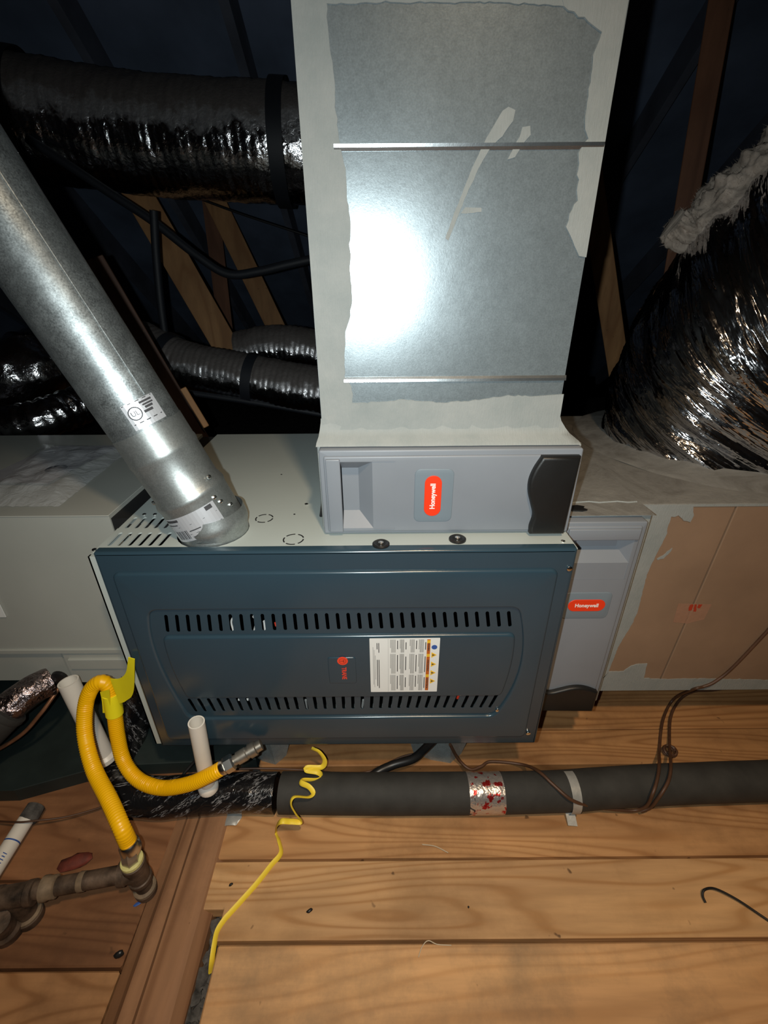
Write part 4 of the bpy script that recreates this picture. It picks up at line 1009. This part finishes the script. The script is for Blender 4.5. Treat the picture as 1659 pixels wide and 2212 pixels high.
# PVC stubs
def pvc(name, base, top, r, label, flange=True):
    t_ = thing(name, base, label, 'pipe', 'white plastic pipe stubs')
    a_ = (V(top) - V(base)); L = a_.length
    bm = bmesh.new()
    lathe(bm, base, a_, [(0, r), (L, r), (L, r * 0.84), (L * 0.45, r * 0.84), (L * 0.45, 0.0001)], 28, caps=False)
    obj('pipe', bm, M['pvc'], t_, smooth=40)
    if flange: obj('flange', lathem(base, a_, [(-0.008, r * 1.30), (0.004, r * 1.34), (0.008, r * 1.2), (0.012, r * 1.03)], 24), M['pvc'], t_, smooth=40)
pvc('pipe_stub', W(450, 1698, Y=0.655), W(424, 1560, Y=0.658), 0.0172, 'slim white pipe stub standing in front of the furnace door', True)
pvc('pipe_stub', W(226, 1634, Y=0.752), W(147, 1472, Y=0.775), 0.0225, 'wide white pipe stub standing beside the yellow gas hose')
a = W(62, 1762, Z=0.03); b = W(-60, 1955, Z=0.02)
t_ = thing('lettered_pipe', a, 'white plastic pipe with a blue band lying at the left edge', 'pipe')
obj('pipe', lathem(a, b - a, [(0, 0.0175), ((b - a).length, 0.0175)], 24), M['pvc'], t_, smooth=40)
obj('grey_end', lathem(W(78, 1742, Z=0.03), b - a, [(0, 0.020), (0.03, 0.0205), (0.034, 0.018)], 24), M['debris'], t_, smooth=40)
ad = (b - a).normalized()
obj('blue_band', lathem(a + ad * 0.055, ad, [(0, 0.0177), (0.003, 0.0177)], 24, caps=False), M['blue'], t_, smooth=40)
cd = (CAM - a).normalized(); sd = ad.cross((CAM - a)).normalized(); nn = sd.cross(ad).normalized()
if nn.dot(cd) < 0: nn = -nn
tf = Frame(a + ad * 0.10 + nn * 0.0178, -ad, nn.cross(-ad)); tf.n = nn
bm = bmesh.new()
for k in range(7):
    x = -0.020 + 0.0058 * k
    plate(bm, tf, [(x, -0.0045 + 0.001 * (k % 2)), (x + 0.0016, -0.0045), (x + 0.003, 0.0045 - 0.0015 * (k % 3)), (x + 0.0012, 0.0045)], (), 0.0004, 0.0003)
tag(obj('blue_lettering', bm, M['blue'], t_), kind='stuff')
obj('blue_band', lathem(a + ad * 0.135, ad, [(0, 0.0177), (0.002, 0.0177)], 24, caps=False), M['blue'], t_, smooth=40)

# ================================================================= LINE SET AT FAR LEFT
ls = thing('refrigerant_line', W(60, 1540, Y=0.80), 'black foam covered line with a foil end entering the coil cabinet', 'pipe')
p_ = [W(108, 1472, Y=0.828), W(60, 1496, Y=0.79), W(10, 1540, Y=0.75), W(-60, 1610, Y=0.71), W(-180, 1720, Y=0.66)]
P = resample(spline(p_, 10), 0.008)
n5 = min(range(len(P)), key=lambda k: (P[k] - W(22, 1530, Y=0.757)).length)
obj('foil_sleeve', tubem(P[:n5 + 1], 0.036, 32, rfun=lambda i, s, a: 1 + 0.12 * noise.noise(V((s * 30, math.cos(a) * 2, math.sin(a) * 2)))), foil('tarnished_foil', (0.42, 0.34, 0.34), 0.25, 30, 0.9), ls, smooth=70)
obj('foam_sleeve', tubem(P[n5:], 0.044, 32), M['foam'], ls, smooth=50)
obj('foam_lip', lathem(P[n5], P[n5] - P[n5 - 2], [(-0.004, 0.030), (0.0, 0.046), (0.010, 0.047), (0.016, 0.044)], 28), M['foam'], ls, smooth=40)
tag(obj('copper_tube', tubem(spline([W(128, 1485, Y=0.828), W(110, 1512, Y=0.80), W(85, 1545, Y=0.775), W(40, 1592, Y=0.75), W(-60, 1650, Y=0.72)], 8), 0.0048, 12), M['copper'], smooth=60), 'thin copper tube running down left under the foil sleeve', 'pipe')
tag(obj('rubber_plug', lathem(W(130, 1462, Y=0.824), (0, -1, 0), [(0, 0.020), (0.008, 0.019), (0.012, 0.012)], 20), M['rubber'], smooth=40), 'round black rubber plug in the coil cabinet above the wide stub', 'plug')

# ================================================================= YELLOW GAS HOSE
TX, TY = W(316, 1922, Z=0.012).x, W(316, 1922, Z=0.012).y
hp = [(278, 1822, 0.505), (262, 1786, 0.515), (236, 1728, 0.56), (202, 1660, 0.62), (184, 1590, 0.67), (184, 1530, 0.70), (196, 1490, 0.715), (218, 1473, 0.72), (236, 1487, 0.72), (246, 1530, 0.715), (254, 1590, 0.70), (268, 1645, 0.68), (300, 1685, 0.655), (350, 1702, 0.635), (410, 1693, 0.62), (455, 1673, 0.62), (478, 1660, 0.625)]
H = [W(x, y, Y=d_) for x, y, d_ in hp]
hs = thing('gas_hose', H[0], 'orange yellow coated flexible gas hose looping beside the furnace', 'hose')
P = resample(spline(H, 10), 0.0017)
obj('hose', tubem(P, 0.0155, 24, rfun=lambda i, s, a: 1 + 0.05 * math.sin(2 * math.pi * s / 0.0052)), M['yellow'], hs, smooth=70)
e1 = (P[-1] - P[-4]).normalized(); e1 = (W(545, 1620, Y=0.655) - H[-1]).normalized()
obj('hose_nut', lathem(P[-1] - e1 * 0.004, e1, [(0, 0.013), (0.006, 0.0165), (0.012, 0.0165)], 24), M['nut'], hs, smooth=35)
obj('hose_nut', lathem(P[-1] + e1 * 0.008, e1, [(0, 0.0165), (0.002, 0.0185), (0.018, 0.0185), (0.022, 0.015)], 6), M['nut'], hs)
obj('fitting', lathem(P[-1] + e1 * 0.028, e1, [(0, 0.011), (0.010, 0.011), (0.010, 0.014), (0.030, 0.0145), (0.032, 0.013), (0.038, 0.013), (0.038, 0.016), (0.052, 0.016), (0.054, 0.012), (0.066, 0.012)], 16), M['olddull'], hs, smooth=35)
e0 = (P[0] - P[6]).normalized()
obj('hose_nut', lathem(P[0] - e0 * 0.004, e0, [(0, 0.0165), (0.004, 0.019), (0.020, 0.020), (0.022, 0.017), (0.028, 0.017)], 24), M['nut'], hs, smooth=35)
# caution tag folded round the hose
tg = thing('hose_tag', W(240, 1500, Y=0.71), 'bright yellow paper tag wrapped round the gas hose', 'tag')
i0 = min(range(len(P)), key=lambda k: (P[k] - W(240, 1497, Y=0.718)).length); i1 = min(range(len(P)), key=lambda k: (P[k] - W(250, 1545, Y=0.714)).length)
obj('tag_sleeve', tubem(P[i0:i1:4], 0.0185, 20), M['tag'], tg, smooth=60)
def ribbon(bm, A, B):
    va = [bm.verts.new(p) for p in A]; vb = [bm.verts.new(p) for p in B]
    for k in range(len(A) - 1): bm.faces.new((va[k], va[k + 1], vb[k + 1], vb[k]))
    return bm
def thick(bm, d):
    g = bmesh.ops.extrude_face_region(bm, geom=list(bm.faces))
    for v in g['geom']:
        if isinstance(v, bmesh.types.BMVert): v.co += V(d)
    bmesh.ops.recalc_face_normals(bm, faces=bm.faces); return bm
A = spline([W(x, y, Y=d_) for x, y, d_ in ((238, 1467, 0.705), (258, 1466, 0.700), (272, 1452, 0.690), (277, 1420, 0.678))], 6)
B = spline([W(x, y, Y=d_) for x, y, d_ in ((258, 1520, 0.705), (272, 1514, 0.700), (288, 1495, 0.690), (291, 1424, 0.676))], 6)
obj('tag_flap', thick(ribbon(bmesh.new(), A, B), (0, 0.0012, 0)), M['tag'], tg, smooth=70)
obj('tag_flap', thick(ribbon(bmesh.new(), spline([W(x, y, Y=0.705) for x, y in ((216, 1495), (220, 1515), (222, 1540))], 4), spline([W(x, y, Y=0.700) for x, y in ((236, 1490), (238, 1515), (238, 1540))], 4)), (0, 0.0012, 0)), M['tag'], tg, smooth=70)

# ================================================================= BLACK IRON GAS PIPE
gp = thing('gas_pipe', (TX, TY, 0), 'rusty black iron gas pipe with tee and drip leg at lower left', 'pipe')
ZP = 0.088
tee = V((TX, TY, ZP))
obj('drip_leg', lathem((TX, TY, 0.006), (0, 0, 1), [(0, 0.016), (0.0, 0.021), (0.014, 0.0225), (0.016, 0.0165), (0.07, 0.0165)], 24), M['iron'], gp, smooth=35)
obj('dope_ring', lathem((TX, TY, 0.020), (0, 0, 1), [(0, 0.0222), (0.006, 0.0225), (0.009, 0.018)], 24), M['dope'], gp, smooth=40)
obj('tee', lathem((TX, TY, ZP - 0.034), (0, 0, 1), [(0, 0.020), (0.002, 0.0225), (0.012, 0.0225), (0.014, 0.020), (0.054, 0.020), (0.056, 0.0225), (0.068, 0.0225), (0.070, 0.018)], 24), M['iron'], gp, smooth=35)
obj('dope_ring', lathem((TX, TY, ZP + 0.036), (0, 0, 1), [(0, 0.020), (0.002, 0.0215), (0.008, 0.021), (0.010, 0.016)], 24), M['dope_yellow'], gp, smooth=40)
e0 = (H[0] - V((TX, TY, ZP + 0.04)))
obj('adapter', tubem(spline([V((TX, TY, ZP + 0.040)), V((TX, TY, ZP + 0.052)), H[0] - e0.normalized() * 0.004], 5), 0.0165, 6), M['olddull'], gp)
gl = [tee, W(200, 1873, Z=ZP), W(120, 1902, Z=ZP), W(30, 1932, Z=ZP), W(-130, 1975, Z=ZP)]
gd = (gl[3] - gl[0]).normalized(); GL = (gl[4] - gl[0]).length
obj('pipe_run', lathem(tee, gd, [(0.0, 0.0205), (0.020, 0.0205), (0.022, 0.0225), (0.034, 0.0225), (0.036, 0.0165), (GL, 0.0165)], 24), M['iron'], gp, smooth=35)
s1 = (W(188, 1880, Z=ZP) - tee).length; s2 = (W(125, 1902, Z=ZP) - tee).length
obj('coupling', lathem(tee + gd * (s1 - 0.006), gd, [(0, 0.0175), (0.010, 0.0180), (0.012, 0.0168)], 24), M['dope'], gp, smooth=35)
obj('coupling', lathem(tee + gd * (s2 - 0.004), gd, [(0, 0.0168), (0.002, 0.0205), (0.014, 0.0205), (0.018, 0.0225), (0.026, 0.0225)], 24), M['dope'], gp, smooth=35)
t2 = W(32, 1935, Z=ZP)
obj('tee', lathem(t2 - gd * 0.036, gd, [(0, 0.0225), (0.012, 0.0225), (0.014, 0.0205), (0.058, 0.0205), (0.060, 0.0225), (0.072, 0.0225)], 24), M['iron'], gp, smooth=35)
obj('drip_leg', lathem((t2.x, t2.y, 0.0), (0, 0, 1), [(0, 0.018), (0.0, 0.025), (0.016, 0.026), (0.018, 0.019), (ZP, 0.019)], 24), M['iron'], gp, smooth=35)
obj('dope_ring', lathem((t2.x, t2.y, 0.017), (0, 0, 1), [(0, 0.0245), (0.004, 0.0245), (0.007, 0.020)], 24), M['dope'], gp, smooth=40)
c = W(12, 2000, Z=0.02)
obj('end_cap', lathem((c.x, c.y, 0), (0.2, -0.2, 1), [(0, 0.028), (0.03, 0.028), (0.036, 0.022), (0.07, 0.02)], 20), M['iron'], gp, smooth=35)

# ================================================================= YELLOW COILED RIBBON
cr_ = [(715, 185), (755, 205), (784, 250), (768, 286), (695, 288), (690, 302), (745, 312), (768, 332), (740, 352), (668, 352), (658, 368), (700, 388), (724, 422), (700, 444), (625, 442), (606, 480), (630, 530), (660, 572), (605, 572), (548, 574), (527, 620), (545, 680), (553, 740), (505, 800), (430, 895), (350, 985), (280, 1062)]
pts = []
for k, (x, y) in enumerate(cr_):
    px, py = 380 + x / 2.44, 1540 + y / 2.44
    f = k / (len(cr_) - 1)
    if k < 7: q = W(px, py, Y=0.715 - 0.004 * k)
    elif k < 16: q = W(px, py, Y=0.690 - 0.0105 * (k - 7))
    elif k < 20: q = W(px, py, Y=0.595 - 0.003 * (k - 16))
    else: q = W(px, py, Z=0.004)
    pts.append(q)
pts += [W(486, 1985, Z=0.004), W(470, 2010, Z=0.003), W(463, 2040, Z=0.002), W(458, 2075, Z=-0.008), W(456, 2100, Z=-0.03)]
tag(obj('coiled_ribbon', tubem(resample(spline(pts, 10), 0.003), 0.0064, 8, ell=(0.95, 0.3, (0, 0, 1))), M['ribbon'], smooth=60), 'yellow flat cord curling down from furnace across the black pipe', 'cord')

# ================================================================= WIRES ON THE FLOOR
RW = 0.0038
w1 = [V((1.56, 1.35, 0.753)), V((1.40, 1.02, 0.753)), V((1.30, 0.87, 0.757)), V((1.22, 0.838, 0.725)), W(1740, 1275, Y=0.8395), W(1659, 1362, Y=0.8395), W(1585, 1440, Y=0.8385), W(1545, 1472, Y=0.836), W(1520, 1483, Y=0.836), W(1495, 1490, Y=0.842), W(1455, 1510, Z=0.05), W(1432, 1555, Z=0.040), W(1424, 1620, Z=0.042), W(1424, 1642, Z=0.075), W(1423, 1664, Z=0.100), W(1418, 1690, Z=0.104), W(1409, 1716, Z=0.092), W(1397, 1740, Z=0.05), W(1375, 1750, Z=0.02), W(1340, 1750, Z=0.02), W(1280, 1742, Z=0.045), W(1235, 1728, Z=0.085), W(1195, 1695, Z=0.098), W(1165, 1668, Z=0.095), W(1130, 1652, Z=0.045), W(1062, 1645, Z=0.040), W(1040, 1655, Z=0.040), W(1016, 1662, Z=0.042), W(990, 1640, Z=0.06), W(972, 1608, Z=0.12)]
cable('brown_cable', w1, RW, 'wire', 'long brown cable from plenum looping over pipe to under the furnace', 'wire', 8)
w2 = [W(1585, 1482, Z=0.045), W(1540, 1491, Z=0.042), W(1498, 1494, Z=0.05), W(1468, 1512, Z=0.04), W(1449, 1548, Z=0.040), W(1446, 1600, Z=0.044), W(1448, 1636, Z=0.075), W(1449, 1660, Z=0.101), W(1444, 1686, Z=0.104), W(1432, 1709, Z=0.095), W(1418, 1729, Z=0.070), W(1404, 1745, Z=0.035), W(1384, 1753, Z=0.018)]
cable('brown_cable', w2, RW, 'wire', 'short brown cable beside the long one with a tied knot', 'wire', 8)
kc = W(1447, 1622, Z=0.046)
kn = [kc + V((0.014 * math.cos(a * 2.3) * (1 + 0.2 * math.sin(a)), 0.014 * math.sin(a * 2.3), 0.004 * math.sin(a * 3.1))) for a in [i * 0.3 for i in range(30)]]
cable('cable_knot', kn, 0.003, 'wire', 'small coil of brown cable tied on the boards', 'wire', 3)
w3 = [W(500, 1662, Z=0.075), W(560, 1660, Z=0.06), W(650, 1663, Z=0.05), W(730, 1670, Z=0.05), W(790, 1668, Z=0.05), W(830, 1652, Z=0.045), W(870, 1634, Z=0.045), W(915, 1622, Z=0.05), W(950, 1600, Z=0.08)]
cable('thin_brown_wire', w3, 0.0025, 'wire', 'thin brown wire under the furnace between the two stands', 'wire', 8)
w4 = [W(780, 1695, Z=0.03), W(815, 1668, Z=0.05), W(850, 1652, Z=0.055), W(890, 1640, Z=0.07), W(915, 1620, Z=0.10), W(945, 1590, Z=0.16)]
cable('black_cable', w4, 0.0105, 'blackwire', 'thick black cable curving out under the furnace door', 'cable', 8, 12)
w5 = [W(-60, 1770, Z=0.004), W(30, 1776, Z=0.05), W(75, 1773, Z=0.048), W(140, 1765, Z=0.03), W(205, 1748, Z=0.02), W(240, 1735, Z=0.02)]
cable('thin_brown_wire', w5, 0.0022, 'wire', 'thin brown wire crossing the lettered white pipe at left', 'wire', 8)
w6 = [W(1524, 1950, Z=0.004), W(1518, 1935, Z=0.006), W(1522, 1922, Z=0.010), W(1545, 1920, Z=0.010), W(1590, 1942, Z=0.008), W(1640, 1975, Z=0.005), W(1720, 2030, Z=0.004)]
cable('bent_wire', w6, 0.0024, 'blackwire', 'dark bent wire lying on the boards at lower right', 'wire', 8)
w7 = [W(385, 1690, Z=0.045), W(400, 1668, Z=0.06), W(425, 1640, Z=0.08), W(460, 1605, Z=0.12)]
cable('black_lead', w7, 0.004, 'blackwire', 'thin black lead rising behind the slim white stub', 'wire', 8)

# ================================================================= SMALL LITTER
cable('loose_thread', [W(x, y, Z=0.003) for x, y in ((912, 1824), (940, 1828), (968, 1842))], 0.0009, 'thread', 'pale straight fibre on the boards below the black pipe', 'thread', 6, 5)
cable('loose_thread', [W(x, y, Z=0.003) for x, y in ((904, 2068), (912, 2045), (925, 2032), (945, 2040), (975, 2042))], 0.0009, 'thread', 'pale curled fibre across the lowest board joint', 'thread', 6, 5)
def fleck(px, py, sx, sy, label, mat='blackwire', ang=0.0, h=0.003, cat='debris', name='dark_fleck'):
    c = W(px, py, Z=0.001); bm = bmesh.new()
    bmesh.ops.create_icosphere(bm, subdivisions=2, radius=1.0)
    for v in bm.verts:
        v.co = v.co * (1 + 0.35 * noise.noise(v.co * 1.7 + V((px, py, 0))))
        x, y = v.co.x * sx, v.co.y * sy
        v.co = V((c.x + x * math.cos(ang) - y * math.sin(ang), c.y + x * math.sin(ang) + y * math.cos(ang), max(0.0005, c.z + h * 0.6 + v.co.z * h)))
    return tag(obj(name, bm, M[mat], smooth=60), label, cat)
fleck(669, 1968, 0.007, 0.0035, 'black fleck on the pale middle board', ang=0.5)
fleck(499, 1912, 0.005, 0.0025, 'small dark fleck near the board end left of the yellow cord', ang=0.6)
fleck(297, 1953, 0.008, 0.0035, 'dark blue smear fleck below the drip leg', mat='blue', ang=0.5, h=0.001)
fleck(258, 2063, 0.009, 0.006, 'dark tangled scrap beside the joist at lower left', mat='rubber', ang=0.4, h=0.006)
fleck(165, 1863, 0.038, 0.016, 'dull red sealant blob behind the rusty gas pipe', mat='redclay', ang=0.3, h=0.010, name='sealant_blob')
fleck(262, 1898, 0.026, 0.008, 'pale splintered wood chip beside the gas pipe tee', mat='chip', ang=-0.5, h=0.005, name='wood_chip')
fleck(503, 1768, 0.020, 0.018, 'grey mastic drip on the board under the black pipe', mat='greytape', h=0.003, name='mastic_drip')
fleck(1012, 1960, 0.002, 0.002, 'tiny nail head on the pale middle board', h=0.002, name='nail_head')
